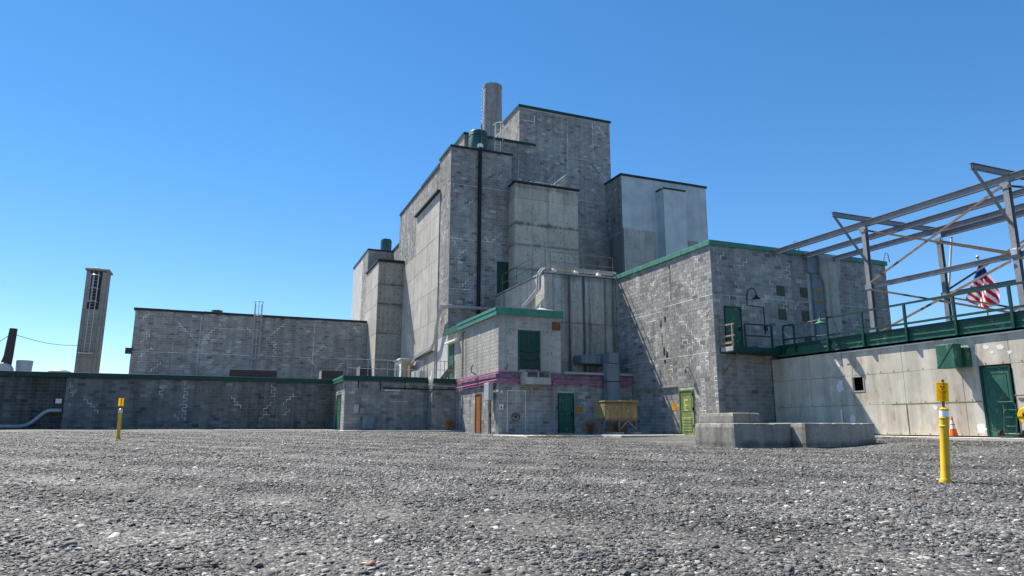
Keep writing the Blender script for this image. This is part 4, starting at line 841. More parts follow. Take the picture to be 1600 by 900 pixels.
le.part('roof_edge', MB().bbox(6.44-o, 11.72, 44-o, 44-o+.05, 3.2, 3.52, .01), 'green_dk'); le.part('roof_edge', MB().bbox(6.44-o, 6.44-o+.05, 44-o+.053, 48.58, 3.2, 3.36, .01), 'green_lt'); le.part('roof_edge', MB().bbox(6.44-o-.03, 6.44-o+.05, 44-o+.053, 48.58, 3.37, 3.52, .01), 'green_lt')  # light painted in: darker green on the shaded front, lighter on the sunlit side
le.part('roof', MB().box(6.44-o+.053, 11.7, 44-o+.053, 48.6, 3.26, 3.5), 'roof'); le.part('roof_edge', MB().bbox(11.73, 13.28, 42.56, 42.61, 3.1, 3.4, .01), 'green_dk'); le.part('roof', MB().box(11.73, 13.28, 42.62, 48.6, 3.21, 3.38), 'roof')
for i, (a, b) in enumerate(((7.2, 2.75), (8.6, 2.6), (10.2, 2.7))): le.part('hanger', MB().box(a, a+.05, 43.93, 43.985, b, 3.2), 'black')
le.part('light_strip', MB().bbox(8.9, 9.9, 43.85, 43.98, 2.62, 2.68, .01), 'whitep'); le.part('eave_conduit', MB().tube([(8.8, 43.92, 2.8), (11.4, 43.92, 2.75), (11.65, 43.3, 2.72), (11.7, 42.6, 2.7), (13.2, 42.5, 2.7)], .035, 6), 'black')
le.part('eave_conduit', MB().tube([(11.4, 42.6, 2.95), (13.3, 42.55, 2.9)], .03, 6), 'galvp')
cab = lambda nm, lb, a, b, c, e, dp, mt_: single(nm, lb, 'electrical box', ((a+b)/2, 43.9, c), MB().bbox(a, b, 43.98-dp, 43.98, c, e, .012), mt_)
cab('electrical_box', 'tall narrow pale electrical box on the entry building wall', 7.0, 7.3, 1.2, 1.72, .18, 'galvp'); cab('electrical_box', 'small square grey electrical box beside the tall narrow box', 7.35, 7.68, 1.17, 1.53, .18, 'duct'); cab('electrical_cabinet', 'large blue grey cabinet standing at the foot of the entry building wall', 7.58, 8.33, .2, 1.06, .35, 'duct')
er = Thing('entry_roof_railing', 'thin grey pipe railing along the entry building roof', 'railing', (6.5, 44.1, 3.5)); rail_run(er, [(6.5, 44.0, 3.5), (7.8, 44.0, 3.5), (9.05, 44.0, 3.5), (10.2, 44.0, 3.5), (11.3, 44.0, 3.5)], 1.05, (.5,), .02, 'galvp')
er = Thing('recess_roof_railing', 'short pipe railing on the roof between entry building and annex', 'railing', (11.9, 42.9, 3.4)); rail_run(er, [(11.85, 42.75, 3.4), (12.5, 42.75, 3.4), (13.2, 42.75, 3.4)], 1.1, (.55,), .02, 'steel')
def ac(x0, x1, z1, lab, y0=51.8):
    t = Thing('roof_unit', lab, 'roof unit', ((x0+x1)/2, y0, 3.5)); t.part('housing', MB().bbox(x0, x1, y0, y0+1.5, 3.5, z1, .03), 'ac'); t.part('side_panel', MB().bbox(x0-.03, x0-.003, y0+.05, y0+1.45, 3.55, z1-.05, .01), 'galv')
    for i in range(4): t.part('grille_slat', MB().box(x0+.1, x1-.1, y0-.02, y0-.003, 3.6+i*(z1-3.7)/4, 3.66+i*(z1-3.7)/4), 'ac')
ac(-.45, 2.72, 4.3, 'long low dark brown roof unit below the caged ladder'); ac(5.83, 7.35, 4.42, 'dark boxy roof unit with pale side, left of the roof railing'); ac(8.6, 9.45, 4.8, 'small dark boxy roof unit behind the roof railing')
sh = Thing('roof_shed', 'small cream and white shed on the roof beside the concrete wing', 'shed', (12.4, 55, 3.5))
sh.part('wall', MB().bbox(12.46, 13.25, 55, 57.6, 3.5, 5.7, .01), 'tan'); sh.part('side_wall', MB().bbox(12.42, 12.455, 55.02, 57.6, 3.5, 5.65, .005), 'whitep'); sh.part('door', MB().bbox(12.38, 12.415, 55.7, 56.6, 3.55, 5.3, .005), 'door_lime'); sh.part('roof', MB().bbox(12.32, 13.28, 54.9, 57.7, 5.71, 5.83, .01), 'whitep')
# conduits sweeping round the foot of the tower
cc = Thing('tower_conduits', 'grey conduits sweeping around the tower foot above the annex side door', 'conduit', (13.0, 47, 6))
for k in range(3):
    e = k*.13
    pts = [(17.0, 44.8-e*.5, 8.5+e*.3), (14.5, 44.75-e*.5, 8.5+e*.3), (13.3-e, 44.7-e*.5, 8.5+e*.3), (13.0-e*.4, 45.2, 8.45+e), (13.0-e*.4, 46.2-e, 8.1+e*.8), (13.02, 46.9-e, 7.2), (13.05, 47.3-e, 6.4), (13.1, 48.2, 5.95+e), (13.1, 51.5, 5.75+e), (13.1, 53.0, 5.65+e), (13.1, 54.3-e, 5.3+e), (13.1, 54.9-e, 4.5), (13.1, 55.0-e, 3.6)]
    cc.part('conduit', MB().tube(pts, .085 if k < 2 else .045, 8), 'galvp', smooth=True)
cc.part('tray', MB().bar((13.1, 48, 5.75), (13.1, 53, 5.5), .05, .12), 'trim')
for y, z in ((47.2, 6.6), (50.2, 5.8), (52.6, 5.6)): cc.part('support', MB().tube([(13.08, y, z), (13.08, y, 3.5)], .04, 6), 'steel')
gs = Thing('switch_gear', 'rusty and white switch gear clutter on the roof by the sweeping conduits', 'switch gear', (12.8, 52.5, 3.5))
gs.part('cabinet', MB().bbox(12.7, 13.1, 53.0, 53.9, 3.5, 5.1, .02), 'rusty'); gs.part('cabinet', MB().bbox(12.6, 13.0, 51.2, 52.2, 3.5, 4.5, .02), 'paintgrey'); gs.part('cabinet', MB().bbox(12.5, 12.95, 49.2, 50.4, 3.5, 4.4, .02), 'galvp'); gs.part('insulator', MB().lathe((12.75, 46.5, 3.4), [(.25, 0), (.2, .3), (.08, .6), (.05, .9)], 10), 'whitep', smooth=True); gs.part('leaning_sheet', MB().bar((12.9, 44.8, 3.4), (13.2, 43.4, 4.2), .02, .5), 'ac')

# ================================================================== PLATFORM AND STEEL FRAME
pf = Thing('raised_platform', 'raised platform with white panelled wall, green edge beam and green door at the right', 'platform', (25.07, 20, 0))
XW = 25.12
wl = pf.part('core', MB().box(25.5, 31.2, 6, 27.15, -.3, 4.1), 'void')
fW = Face('L', XW, 6, 27.1, 0, 3.75)
ys = [7.6, 10.05, 12.5, 14.95, 15.62, 16.75, 17.4, 19.82, 22.27, 24.72, 27.1]; zs = [.1, 1.33, 2.6, 3.72]
pf.part('backing', MB().box(XW+.02, XW+.06, 6, 15.62, .1, 3.72).box(XW+.02, XW+.06, 16.75, 21.7, .1, 3.72).box(XW+.02, XW+.06, 22.4, 27.1, .1, 3.72).box(XW+.02, XW+.06, 21.7, 22.4, .1, 1.9).box(XW+.02, XW+.06, 21.7, 22.4, 2.58, 3.72).box(XW+.02, XW+.06, 15.62, 16.75, 2.58, 3.72), 'joint', wl)
hatch = (21.77, 22.3, 1.95, 2.53)
for i in range(len(ys)-1):
    for j in range(3):
        if i == 4 and j < 2: continue
        a, b, c, e = ys[i]+.006, ys[i+1]-.006, zs[j]+.006, zs[j+1]-.006
        m = MB()
        if i == 7 and j == 1:
            for (p, q, r_, s_) in ((a, hatch[0], c, e), (hatch[1], b, c, e), (hatch[0], hatch[1], c, hatch[2]), (hatch[0], hatch[1], hatch[3], e)):
                if q-p > .01: m.box(XW-.05, XW+.018, p, q, r_, s_)
        else: m.bbox(XW-.05, XW+.018, a, b, c, e, .006)
        pf.part('panel', m, 'white', wl)
hm = MB(); h0, h1, h2, h3 = hatch
for (p, q, r_, s_) in ((h0-.05, h1+.05, h2-.05, h2-.003), (h0-.05, h1+.05, h3+.003, h3+.05), (h0-.05, h0-.003, h2, h3), (h1+.003, h1+.05, h2, h3)): hm.box(XW-.07, XW-.052, p, q, r_, s_)
pf.part('hatch_frame', hm, 'conc_pale', wl)
rng = random.Random(3)
for (z, zz) in ((.16, 0), (1.40, 0), (2.67, 0)):
    m = MB(); y = 7.8
    while y < 27:
        if not (15.5 < y < 16.9 and z < 2.6): m.lathe((XW-.062, y, z), [(.02, 0), (.028, .014)], 6, 0)
        y += .62+rng.uniform(-.03, .03)
    pf.part('bolt_row', m, 'rusty', wl, kind='stuff')
pf.part('joint_strip', MB().box(XW-.058, XW-.052, 16.8, 20.5, 1.31, 1.35), simple('olive_sealant', (.22, .22, .08), .8), wl); pf.part('joint_strip', MB().box(XW-.058, XW-.052, 19.8, 19.84, .12, 1.3), 'patch', wl)
for k, (y, z, a, b) in enumerate(((23.0, 2.2, .22, .28), (22.5, .75, .2, .2), (16.95, .35, .22, .22), (22.95, 3.2, .15, .15), (18.6, 1.15, .1, .1), (16.4, 3.25, .12, .09), (15.9, 3.2, .14, .1), (16.2, 3.05, .07, .07), (15.6, 3.0, .09, .08))):
    pf.part('paint_patch', blob(fW, y, z, a, b, .0545, 30+k), 'whitep', wl)
pf.part('white_conduit', MB().tube([(25.02, 23, 3.66), (25.02, 18.3, 3.68)], .03, 8), 'whitep', smooth=True); pf.part('white_conduit', MB().tube([(25.02, 17.9, 3.68), (25.02, 13.8, 3.7)], .03, 8), 'whitep', smooth=True); pf.part('white_conduit', MB().tube([(25.0, 23.0, 1.15), (25.0, 23.0, .1)], .03, 8), 'whitep', smooth=True)
Dg = door(pf, Face('L', XW-.03, 6, 27, 0, 4), 15.66, 16.71, .07, 2.55, 'green', 'green_dk', handle=False); Dg['label'] = 'green panelled door in the white platform wall, partly shadowed'
# green edge beam: web with flanges, walkway deck, fascia
pf.part('walkway', MB().bbox(25.0, 31.3, 6, 27.1, 4.24, 4.32, .008), 'green_dk')
m = MB().box(25.0, 25.04, 6, 26.6, 3.86, 4.22).box(24.95, 25.04, 6, 26.6, 3.8, 3.858).box(24.96, 24.998, 6, 26.6, 4.0, 4.06); pf.part('edge_beam', m, 'green')
pf.part('edge_angle', MB().box(24.94, 24.999, 6, 26.6, 4.2, 4.36), 'green_dk')
# balcony before the upper door of the block building
pf.part('balcony_deck', MB().bbox(21.95, 24.93, 26.2, 27.16, 3.92, 4.2, .01), 'green_dk'); pf.part('balcony_brace', MB().bar((22.4, 26.4, 3.9), (22.05, 27.15, 2.95), .07, .07), 'rusty')
pr = Thing('walkway_railing', 'green pipe railing along the platform edge above the white wall', 'railing', (24.5, 20, 4.3))
RX = 24.9
rail_run(pr, [(RX, y, 3.8) for y in (23.3, 21.38, 19.33, 17.27, 15.23, 13.2, 11.15, 9.1)], 1.47, (.7,), .04, 'green_dk', sq=True)
rail_run(pr, [(RX, 26.0, 3.95), (RX, 25.3, 3.95)], 1.3, (.65,), .035, 'green_dk', sq=True); pr.part('rail', MB().tube([(RX, 25.3, 5.25), (RX, 23.3, 5.28)], .03, 8), 'rusty'); pr.part('rail', MB().tube([(RX, 25.3, 4.6), (RX, 23.3, 4.52)], .03, 8), 'green_dk')
pr.part('loose_bar', MB().bar((RX, 26.0, 5.0), (RX+.02, 25.2, 4.4), .03, .05), 'galvp')
br = Thing('balcony_railing', 'green railing with weathered tan end rails on the balcony of the upper green door', 'railing', (22, 26.2, 4.2))
rail_run(br, [(22.75, 26.24, 4.2), (24.4, 26.24, 4.2)], 1.08, (.55,), .035, 'green_dk', sq=True)
for a, b in (((22.0, 26.24, 4.0), (22.0, 26.24, 5.25)), ((22.0, 27.08, 4.2), (22.0, 27.08, 5.25))): br.part('post', MB().bar(a, b, .07, .07, (0, 1, 0)), 'oldwood')
for z in (5.27, 4.72): br.part('rail', MB().bar((22.0, 26.1, z), (22.0, 27.15, z), .06, .07), 'oldwood')
br.part('toe_board', MB().bar((21.97, 26.2, 4.1), (21.97, 27.1, 4.1), .04, .22), 'conc_pale'); br.part('toe_board', MB().bar((21.97, 26.25, 4.38), (21.97, 27.0, 4.38), .04, .1), 'oldwood')
# gooseneck lamp on the railing
pl = Thing('platform_lamp', 'green gooseneck lamp fixed to the platform railing above the white wall', 'lamp', (24.85, 23.25, 3.8))
pl.part('arm', MB().tube([(24.85, 23.25, 3.8), (24.85, 23.25, 5.2), (24.82, 23.2, 5.55), (24.72, 23.2, 5.68), (24.6, 23.22, 5.66), (24.53, 23.26, 5.5), (24.52, 23.28, 5.28)], .025, 8), 'green_dk', smooth=True)
pl.part('shade', MB().lathe((24.52, 23.28, 5.02), [(.24, 0), (.23, .03), (.1, .1), (.06, .22), (.04, .28)], 18), 'green_lt', smooth=True)
pl.part('drop_cable', MB().tube([(24.8, 22.9, 5.5), (24.75, 22.6, 4.7), (24.85, 22.6, 3.9), (24.98, 22.7, 3.4)], .012, 5), 'cable')
hb = Thing('vent_hood', 'green metal vent hood projecting from the white platform wall', 'vent hood', (24.6, 17.3, 2.6))
hb.part('hood', MB().bbox(24.32, 24.75, 17.08, 17.78, 2.55, 3.43, .012), 'green'); hb.part('neck', MB().bbox(24.76, 25.06, 16.95, 17.65, 2.6, 3.3, .012), 'green')
hb.part('crease', MB().bar((24.314, 17.76, 2.58), (24.314, 17.1, 3.4), .03, .012, (1, 0, 0)), 'green', None)

fr_ = Thing('steel_frame', 'open grey steel roof frame of posts, beams and diagonal braces above the platform', 'steel frame', (25.8, 18, 4.3))
PX, QX = 25.75, 30.6
for y in (21.5, 15.3, 9.1):
    for x in (PX, QX): fr_.part('post', MB().ibeam((x, y, 4.3), (x, y, 9.22), .2, .2, .02, (1, 0, 0)), 'steel')
    fr_.part('cross_beam', MB().ibeam((23.9, y, 9.62), (31.3, y, 9.62), .13, .22), 'steel')
    fr_.part('knee_brace', MB().bar((24.0, y-.02, 9.5), (PX-.1, y-.02, 7.65), .07, .09), 'steel')
for x, yb in ((PX, 27.2), (27.8, 27.2), (29.7, 27.0), (QX, 21.4)): fr_.part('beam', MB().ibeam((x, 7, 9.37), (x, yb, 9.37), .16, .26 if x != PX else .28), 'steel')
for x in (PX, QX):
    for a, b in ((21.38, 15.42), (15.18, 9.22)):
        fr_.part('girt', MB().ibeam((x, b, 6.5), (x, a, 6.5), .14, .2), 'steel')
        dx = .13
        fr_.part('diagonal', MB().bar((x-dx, a, 6.65), (x-dx, b, 9.1), .02, .09), 'rusty'); fr_.part('diagonal', MB().bar((x-dx-.03, a, 9.05), (x-dx-.03, b, 6.55), .02, .08), 'rust_dark')
        fr_.part('diagonal', MB().bar((x-dx, a, 6.35), (x-dx, b, 4.35), .02, .08), 'rust_dark'); fr_.part('diagonal', MB().bar((x-dx-.03, a, 4.35), (x-dx-.03, b, 6.3), .02, .09), 'rusty')
for y in (21.5, 15.3):
    for x in (PX, QX):
        for z in (9.12, 6.5, 4.5):
            g_ = MB().box(x-.125, x-.112, y-.17, y+.17, z-.12, z+.1)
            for by in (-.13, .13): g_.lathe((x-.14, y+by, z), [(.016, 0), (.02, .016)], 6, 0)
            fr_.part('gusset_plate', g_, 'steel')
for (x, y, z) in ((PX, 21.5, 4.32), (PX, 15.3, 4.32), (QX, 21.5, 4.32), (QX, 15.3, 4.32)): fr_.part('base_plate', MB().bbox(x-.2, x+.2, y-.2, y+.2, z, z+.03, .005), 'steel')
for (x, y, z) in ((PX, 15.3, 6.6), (QX, 21.5, 6.5)): fr_.part('clamp', MB().bbox(x-.16, x-.1, y-.12, y+.12, z-.12, z+.12, .01), 'galv')
# flag on its pole beyond the platform, and a pale leaning pole
fl = Thing('flag_pole', 'white flag pole with hanging red, white and blue striped flag beyond the platform', 'flag', (36.9, 23.6, 0))
fl.part('pole', MB().tube([(37.15, 23.75, -.2), (35.95, 23.3, 9.15)], .06, 10), 'whitep', smooth=True); fl.part('finial', MB().lathe((35.94, 23.3, 9.15), [(.03, 0), (.08, .05), (.09, .1), (.03, .17)], 12), 'galv', smooth=True)
NU, NV = 64, 64; rgt_ = Vector((.93, -.37, 0)); dep = Vector((.37, .93, 0)); fb = MB(); RZ = []
for j in range(NV+1):                 # cloth hanging in loose folds round the pole: a runs across, b down
    for i in range(NU+1):
        a_, b_ = i/NU, j/NV
        le_, ri_ = -.06-1.0*b_**1.15, .07+.72*math.sin(min(1, b_*1.12)*math.pi*.62)*b_**.35*.92
        r_ = le_+(ri_-le_)*a_; z_ = -2.05*b_-.42*b_*math.sin(a_*math.pi)*(1-.35*a_)-.12*b_*a_
        f_ = .15*math.sin(a_*10+b_*2.5)*(.2+b_)
        RZ.append((r_, z_)); fb.v.append(tuple(Vector((35.98, 23.3, 8.92))+rgt_*(r_+.06*b_)+dep*(f_-.1)+Vector((0, 0, z_))))
for j in range(NV):
    for i in range(NU):
        fb.f.append((j*(NU+1)+i, j*(NU+1)+i+1, (j+1)*(NU+1)+i+1, (j+1)*(NU+1)+i)); fb.t.append(0)
        r_, z_ = RZ[j*(NU+1)+i]; q = (r_*.86+z_*.5)/.155
        fb.mi.append(2 if z_ > -.85 and r_ < .22+(-z_-.5)*.1 else int(math.floor(q)) % 2)
cl = fl.part('cloth', fb, ['flagr', 'flagw', 'flagb'], smooth=True)
single('leaning_pole', 'pale leaning pole seen between the steel frame beams', 'pole', (31.6, 22, 4.3), MB().tube([(31.0, 22.1, 4.3), (31.35, 21.4, 9.35)], .05, 8), 'whitep', True)

# ================================================================== FAR LEFT AND SKYLINE
vt = Thing('vent_tower', 'square brownish concrete tower with louvered opening and caged ladder at the far left', 'tower', (-12.4, 70, 0))
wl = vt.part('shaft', core(-13.2, -11.55, 70.03, 71.6, -.2, 14.1), 'joint'); f = Face('F', 70.03, -13.2, -11.55, 0, 14)
zs_ = [3.3, 4.9, 6.3, 7.75, 9.2, 10.6]
panels(vt, wl, f, [-13.2, -12.9, -11.85, -11.55], zs_, 'towerc', seed=20, gap=.02, proud=.03)
panels(vt, wl, f, [-13.2, -12.85], [10.6, 12.0, 14.05], 'towerc', seed=21); panels(vt, wl, f, [-11.95, -11.55], [10.6, 12.0, 14.05], 'towerc', seed=22)
vt.part('side_wall', MB().box(-11.55, -11.52, 70.05, 71.6, 3, 14.1), 'towerc', wl)
vt.part('louver_back', MB().box(-12.84, -11.96, 70.0, 70.03, 10.62, 14.05), 'ac', wl)
for i in range(16): vt.part('louver_slat', MB().bar((-12.84, 69.99, 10.75+i*.205), (-11.96, 69.99, 10.75+i*.205), .06, .03), 'ac', wl)
vt.part('cap', MB().bbox(-13.32, -11.38, 69.85, 71.75, 14.12, 14.32, .03), 'towerc'); vt.part('vent_ring', MB().lathe((-12.5, 70.6, 14.32), [(.5, 0), (.5, .08), (.35, .14)], 16), 'ac')
vl = Thing('tower_ladder', 'pale caged ladder on the front of the far left tower', 'ladder', (-12.4, 69.9, 6.5)); ladder(vl, -12.4, 69.8, 6.6, 14.0, .4, 'galv', (11.2, 13.6)); vl.part('landing', MB().bbox(-12.95, -11.8, 69.35, 69.95, 6.55, 6.65, .01), 'galv')
fs = Thing('fan_stack', 'dark tapered exhaust stack with round fan housing on the far left roof', 'exhaust stack', (-15, 58, 3.5))
fs.part('stack', MB().tube([(-15.1, 58, 4.6), (-15.02, 58, 5.2), (-14.95, 58, 7.15)], .34, 16, r1=.24), 'ac', smooth=True); fs.part('fan_housing', MB().lathe((-15.15, 57.5, 4.15), [(.5, 0), (.55, .1), (.55, .6), (.5, .7)], 20, 1), 'galvp', smooth=True); fs.part('plinth', MB().bbox(-15.6, -14.7, 57.6, 58.4, 3.5, 3.9, .02), 'ac')
single('roof_drum', 'grey round drum beside the dark exhaust stack', 'drum', (-14.2, 58.5, 3.5), MB().lathe((-14.15, 58.6, 3.5), [(.45, 0), (.52, 1.4), (.5, 1.45)], 20), 'galvp', True)
single('roof_vent_cap', 'dark green round vent with wide cap left of the brownish tower', 'vent', (-11.8, 58, 3.5), MB().lathe((-11.8, 58, 3.5), [(.6, 0), (.6, .55), (.72, .58), (.72, .68), (.4, .8), (.1, .86)], 20), 'tank', True)
single('guy_wire', 'thin black wire from the exhaust stack to the brownish tower', 'wire', (-14.9, 58, 6.6), MB().tube([(-14.9+1.9*t, 58+12*t, 6.75+.55*t-.25*math.sin(math.pi*t)) for t in np.linspace(0, 1, 12)], .022, 5), 'cable')
single('stay_wire', 'thin black wire running left from the exhaust stack', 'wire', (-15, 58, 6), MB().tube([(-15.0-4*t, 58-.5*t, 6.8-2.9*t-.3*math.sin(math.pi*t)) for t in np.linspace(0, 1, 10)], .022, 5), 'cable')
ch = Thing('round_chimney', 'tall round grey concrete chimney behind the tower roofs', 'chimney', (51.3, 140, 0))
ch.part('shaft', MB().lathe((51.3, 140, 0), [(3.1, -.2), (2.62, 40), (2.15, 78.7), (2.24, 78.72), (2.24, 79.2), (1.85, 79.2), (1.85, 77)], 40), 'stackc', smooth=True)
for z in (60, 66, 72, 77): ch.part('band', MB().lathe((51.3, 140, z), [(2.17+(79-z)*.0108, 0), (2.17+(79-z)*.0108, .12)], 40), 'stackc', smooth=True)
lx = 49.0
for z in np.arange(56, 79.3, .9): ch.part('ladder_hoop', MB().tube([(49.02+(80-z)*-.0105-.35+.35*math.cos(t), 139.2+.4*math.sin(t), z) for t in np.linspace(0, 2*math.pi, 9)], .05, 4), 'galv')
ch.part('lightning_rod', MB().tube([(50.3, 139, 79), (50.3, 139, 81)], .04, 5), 'steel')

# ================================================================== YARD: FOUNDATIONS, BOLLARDS, PROPS
z0 = float(zg(16, 18))-.15
single('foundation_block', 'low concrete foundation with sunlit left end, nearest the block building corner', 'foundation', (15.2, 18.4, z0), rough_box(15.2, 17.61, 18.35, 20.45, z0-.1, .53, seed=1), 'conc_found'); single('foundation_wall', 'low long concrete foundation stepping forward, nearest the white platform wall', 'foundation', (19.2, 17.8, z0), rough_box(17.63, 20.82, 17.77, 19.6, z0-.1, .545, seed=2), 'conc_found')
single('concrete_step', 'pale concrete slab step behind the foundations at the block building corner', 'step', (20.6, 24.5, 0), rough_box(19.87, 21.33, 24.0, 26.4, -.3, 1.0, seed=3), 'conc_found')
def trefoil(parent, loc, rot, r, mat):
    m = MB(); n = 10
    m.add([(r*.2*math.cos(2*math.pi*i/12), r*.2*math.sin(2*math.pi*i/12), 0) for i in range(12)], [tuple(range(12))])
    for k in range(3):
        a0 = R(90+120*k-30)+math.pi/3; pts = [(r*.33*math.cos(a0+i*R(60)/n), r*.33*math.sin(a0+i*R(60)/n), 0) for i in range(n+1)]+[(r*math.cos(a0+(n-i)*R(60)/n), r*math.sin(a0+(n-i)*R(60)/n), 0) for i in range(n+1)]
        m.add(pts, [tuple(range(len(pts)))])
    o = link('radiation_trefoil', m, mat, parent); o.location = loc; o.rotation_euler = rot; return o
def bollard(name, label, loc, tilt, face_rot, lean_dir):
    t = Thing(name, label, 'bollard', (0, 0, 0), 'yellow sign bollards')
    t.part('post', MB().lathe((0, 0, 0), [(.085, -.1), (.088, .02), (.078, .05), (.066, .07), (.064, .8), (.064, .83), (.073, .84), (.073, .855), (.064, .865), (.064, .955), (.073, .965), (.073, .98), (.064, .99), (.064, 1.095), (.071, 1.1), (.071, 1.115), (.05, 1.13), (.018, 1.15)], 24), 'yellow', smooth=True)
    t.part('reflective_band', MB().lathe((0, 0, 0), [(.0655, .995), (.0655, 1.09)], 24), 'refl', smooth=True)
    sp = t.part('sign_stake', MB().box(-.02, .02, .012, .022, 1.1, 1.58), 'rusty')
    sg = t.part('sign', MB().bbox(-.1, .075, -.004, .01, 1.235, 1.535, .002), 'signy')
    z = -.0055; e = (R(90), 0, 0); cx = -.0125
    text_mesh('CAUTION', .03, 'ink', 'sign_lettering', sg, (cx, z, 1.51), e); trefoil(sg, (cx, z-.001, 1.455), e, .035, 'magenta')
    for i, s in enumerate(('RADIOACTIVE', 'MATERIAL', 'AREA')): text_mesh(s, .02, 'ink', 'sign_lettering', sg, (cx, z, 1.395-i*.024), e)
    for i in range(3): text_mesh(('NO ENTRY', 'WITHOUT', 'PERMIT')[i], .016, 'ink', 'sign_lettering', sg, (cx, z, 1.315-i*.022), e)
    t.o.location = loc; q = Matrix.Rotation(tilt, 4, lean_dir) @ Matrix.Rotation(face_rot, 4, 'Z'); t.o.rotation_euler = q.to_euler()
    return t
g = lambda x, y: float(zg(x, y))
bollard('sign_bollard', 'yellow bollard with reflective band and caution sign standing near the camera at right', (10.27, 7.6, g(10.27, 7.6)), R(5.5), R(-38), Vector((.373, .928, 0)))
bollard('sign_bollard', 'yellow bollard with caution sign standing far off before the dark left wall', (-3.95, 30, g(-3.95, 30)), R(-1), R(5), Vector((0, 1, 0)))
# traffic cone
cn = Thing('traffic_cone', 'orange traffic cone with two white bands before the white platform wall', 'traffic cone', (24.7, 17.7, .06)); zc = .06
cn.part('base', MB().bbox(24.47, 24.87, 17.52, 17.92, zc, zc+.045, .01), 'rubber')
prof = lambda a: .15+(.03-.15)*a/.7
for (a, b, mt_, nm) in ((.045, .3, 'cone', 'body'), (.3, .42, 'refl', 'reflective_band'), (.42, .47, 'cone', 'body'), (.47, .6, 'refl', 'reflective_band'), (.6, .74, 'cone', 'body')): cn.part(nm, MB().lathe((24.67, 17.72, zc), [(prof(a), a), (prof(b), b)], 20), mt_, smooth=True)
# hand truck
ht = Thing('hand_truck', 'green two wheeled hand truck parked before the green platform door', 'hand truck', (24.5, 15.7, .06))
for y in (15.45, 15.85):
    ht.part('upright', MB().tube([(24.6, y, .2), (24.75, y, 1.05), (24.72, y, 1.2), (24.55, y, 1.28)], .018, 8), 'green', smooth=True)
for z in (.45, .75, 1.0): ht.part('crossbar', MB().tube([(24.62+z*.12, 15.45, z), (24.62+z*.12, 15.85, z)], .014, 6), 'green')
ht.part('handle', MB().tube([(24.55, 15.9, 1.27), (24.55, 15.4, 1.27)], .018, 8), 'green', smooth=True); ht.part('toe_plate', MB().bbox(24.35, 24.6, 15.42, 15.88, .1, .12, .004), 'green'); ht.part('axle', MB().tube([(24.66, 15.25, .2), (24.66, 16.05, .2)], .015, 6), 'galv')
for y in (15.26, 16.0):
    wv = ht.part('wheel', MB().lathe((24.66, y, .195), [(.06, -.035), (.13, -.04), (.135, -.02), (.135, .02), (.13, .04), (.06, .035)], 20, 1), 'rubber', smooth=True); ht.part('hub', MB().lathe((24.66, y, .195), [(.058, -.037), (.058, .037)], 14, 1), 'redhub', wv)
hr = Thing('hose_reel', 'yellow hose reel on the white wall right of the green platform door', 'hose reel', (24.95, 15.2, .6)); 
hr.part('reel', MB().lathe((24.82, 15.22, .8), [(.26, 0), (.28, .02), (.2, .03), (.2, .17), (.28, .18), (.26, .2)], 22, 0), 'yellow', smooth=True); hr.part('hub', MB().lathe((24.8, 15.22, .8), [(.08, 0), (.08, .24)], 12, 0), 'black'); hr.part('bracket', MB().bar((25.03, 15.22, 1.35), (24.9, 15.22, .8), .04, .04), 'rusty')
single('rust_pipe', 'short rusty pipe stub along the white wall right of the green door', 'pipe', (25, 15.2, 1.5), MB().tube([(25.02, 15.6, 1.5), (25.02, 14.2, 1.48), (25.02, 14.0, 1.4)], .025, 6), 'rusty', True)
# chipped yellow bin on a leg frame
bn = Thing('yellow_bin', 'chipped yellow metal bin on a steel leg frame before the annex', 'bin', (18.5, 31.3, 0))
bn.part('box', MB().bbox(17.6, 19.55, 31.0, 32.1, .78, 1.62, .03), 'bin'); bn.part('lid', MB().bbox(17.57, 18.55, 30.96, 32.13, 1.63, 1.7, .012), 'bin'); bn.part('lid', MB().bbox(18.57, 19.58, 30.96, 32.13, 1.63, 1.72, .012), 'bin'); bn.part('rim', MB().bbox(17.56, 19.59, 30.95, 30.99, 1.47, 1.53, .005), 'bin'); bn.part('base_frame', MB().bbox(17.6, 19.55, 31.0, 32.1, .7, .77, .01), 'rusty')
bn.part('lid_handle', MB().tube([(19.25, 31.2, 1.72), (19.3, 31.2, 1.8), (19.4, 31.2, 1.72)], .02, 6), 'rusty')
for x in (18.45, 19.45):
    for y in (31.06, 32.0): bn.part('leg', MB().bar((x, y, .12), (x, y, .7), .06, .06, (0, 1, 0)), 'rusty')
    bn.part('brace', MB().bar((x, 31.05, .2 if x < 19 else .25), (18.95 if x < 19 else 18.98, 31.05, .7), .03, .03), 'galvp')
for i, x in enumerate((18.42, 19.45)): single('concrete_footing', ('concrete pad under the left leg of the yellow bin', 'concrete pad under the right leg of the yellow bin')[i], 'footing', (x, 31.05, 0), MB().bbox(x-.27, x+.2, 30.85, 32.2, -.1, .12, .02), 'conc')
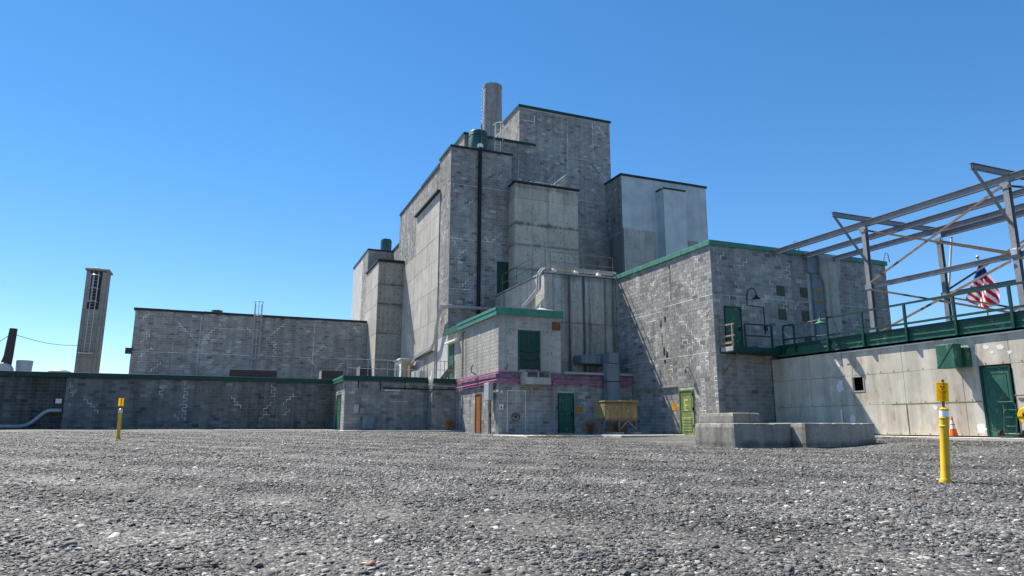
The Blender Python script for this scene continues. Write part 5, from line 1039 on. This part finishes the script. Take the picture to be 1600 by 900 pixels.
def caution(nm, lab, x, face, s, z, cols, w_=.2, h_=.33):
    for i, c in enumerate(cols):
        a = s+i*w_; P = face.p; m = MB(); q = [P(a, .018, z), P(a+w_-.01, .018, z), P(a+w_-.01, .018, z+h_), P(a, .018, z+h_)]+[P(a, .024, z), P(a+w_-.01, .024, z), P(a+w_-.01, .024, z+h_), P(a, .024, z+h_)]
        m.add(q, [(0, 1, 2, 3), (4, 5, 6, 7), (0, 1, 5, 4), (1, 2, 6, 5), (2, 3, 7, 6), (3, 0, 4, 7)])
        base = P(a, .02, z); o = single('caution_sign', lab[i], 'sign', base, m, c)
        P2 = lambda u, zz: tuple(np.array(P(a+u*w_, .0255, z+zz*h_))-np.array(base))
        e = (R(90), 0, 0) if face.k == 'F' else (R(90), 0, R(-90))
        trefoil(o, P2(.48, .62), e, .05, 'magenta'); text_mesh('CAUTION', .04, 'ink', 'sign_lettering', o, P2(.48, .87), e); text_mesh('RADIATION', .03, 'ink', 'sign_lettering', o, P2(.48, .3), e); text_mesh('AREA', .03, 'ink', 'sign_lettering', o, P2(.48, .17), e)
caution('a', ['orange caution sign beside the green annex door', 'yellow caution sign beside the green annex door'], 0, Face('F', 35.0, 0, 1, 0, 1), 18.0, 1.18, ['signo', 'signy'])
caution('b', ['orange caution sign beside the lime green door', 'yellow caution sign beside the lime green door'], 0, Face('L', 21.73, 0, 1, 0, 1), 30.62, 1.25, ['signo', 'signy'], .22, .36)
caution('c', ['small yellow caution sign beside the entry building side door'], 0, Face('L', 6.44, 0, 1, 0, 1), 47.5, 1.5, ['signy'], .4, .4)
# tumbleweeds, dry weeds
def tumble(lab, c, r, seed):
    rg = random.Random(seed); m = MB()
    for i in range(420):
        d = Vector((rg.gauss(0, 1), rg.gauss(0, 1), rg.gauss(0, 1))).normalized(); p = Vector(c)+Vector((0, 0, r*.75)); pts = [p+d*r*.15]
        for k in range(3):
            d = (d+Vector((rg.gauss(0, .4), rg.gauss(0, .4), rg.gauss(0, .4)))).normalized(); q = pts[-1]+d*r*.32; q.z = max(q.z, c[2]+.01); pts.append(q)
        m.tube(pts, .009, 3, False, .004)
    single('tumbleweed', lab, 'tumbleweed', c, m, 'weed')
tumble('round brown tumbleweed caught in the corner beside the annex', (12.6, 41.6, .14), .46, 1); tumble('tumbleweed caught under the left end of the yellow bin', (17.4, 32.2, 0), .45, 2); tumble('tumbleweed lying between the legs of the yellow bin', (18.95, 32.0, 0), .42, 3)
rg = random.Random(77); m = MB()
def tuft(x, y, n, h):
    z = g(x, y)
    if x > 12.9 and y > 30.3: z = -.035
    for i in range(n):
        a = rg.uniform(0, 6.28); l_ = h*rg.uniform(.4, 1); px, py = x+rg.gauss(0, .08), y+rg.gauss(0, .08)
        m.add([(px-.006, py, z-.01), (px+.006, py, z-.01), (px+math.cos(a)*l_*.5, py+math.sin(a)*l_*.5, z+l_)], [(0, 1, 2)])
for i in range(90): tuft(rg.uniform(13.0, 15.4), 29.9+rg.gauss(0, .35), 9, .12)
for i in range(60): tuft(rg.uniform(13.3, 21.0), rg.choice((30.2, 28.55, 34.8))+rg.gauss(0, .05), 8, .22)
for i in range(26): tuft(rg.uniform(-9, 6), 48.55+rg.gauss(0, .1), 7, .25)
for i in range(14): tuft(rg.uniform(3, 12), 41.0+rg.gauss(0, .1), 7, .2)
for i in range(16): tuft(24.2+rg.gauss(0, .05), rg.uniform(10, 24), 5, .12)
o = link('dry_grass', m, 'straw'); o['kind'] = 'stuff'; o['label'] = 'sparse straw coloured dry grass at the foot of the buildings'; o['category'] = 'grass'
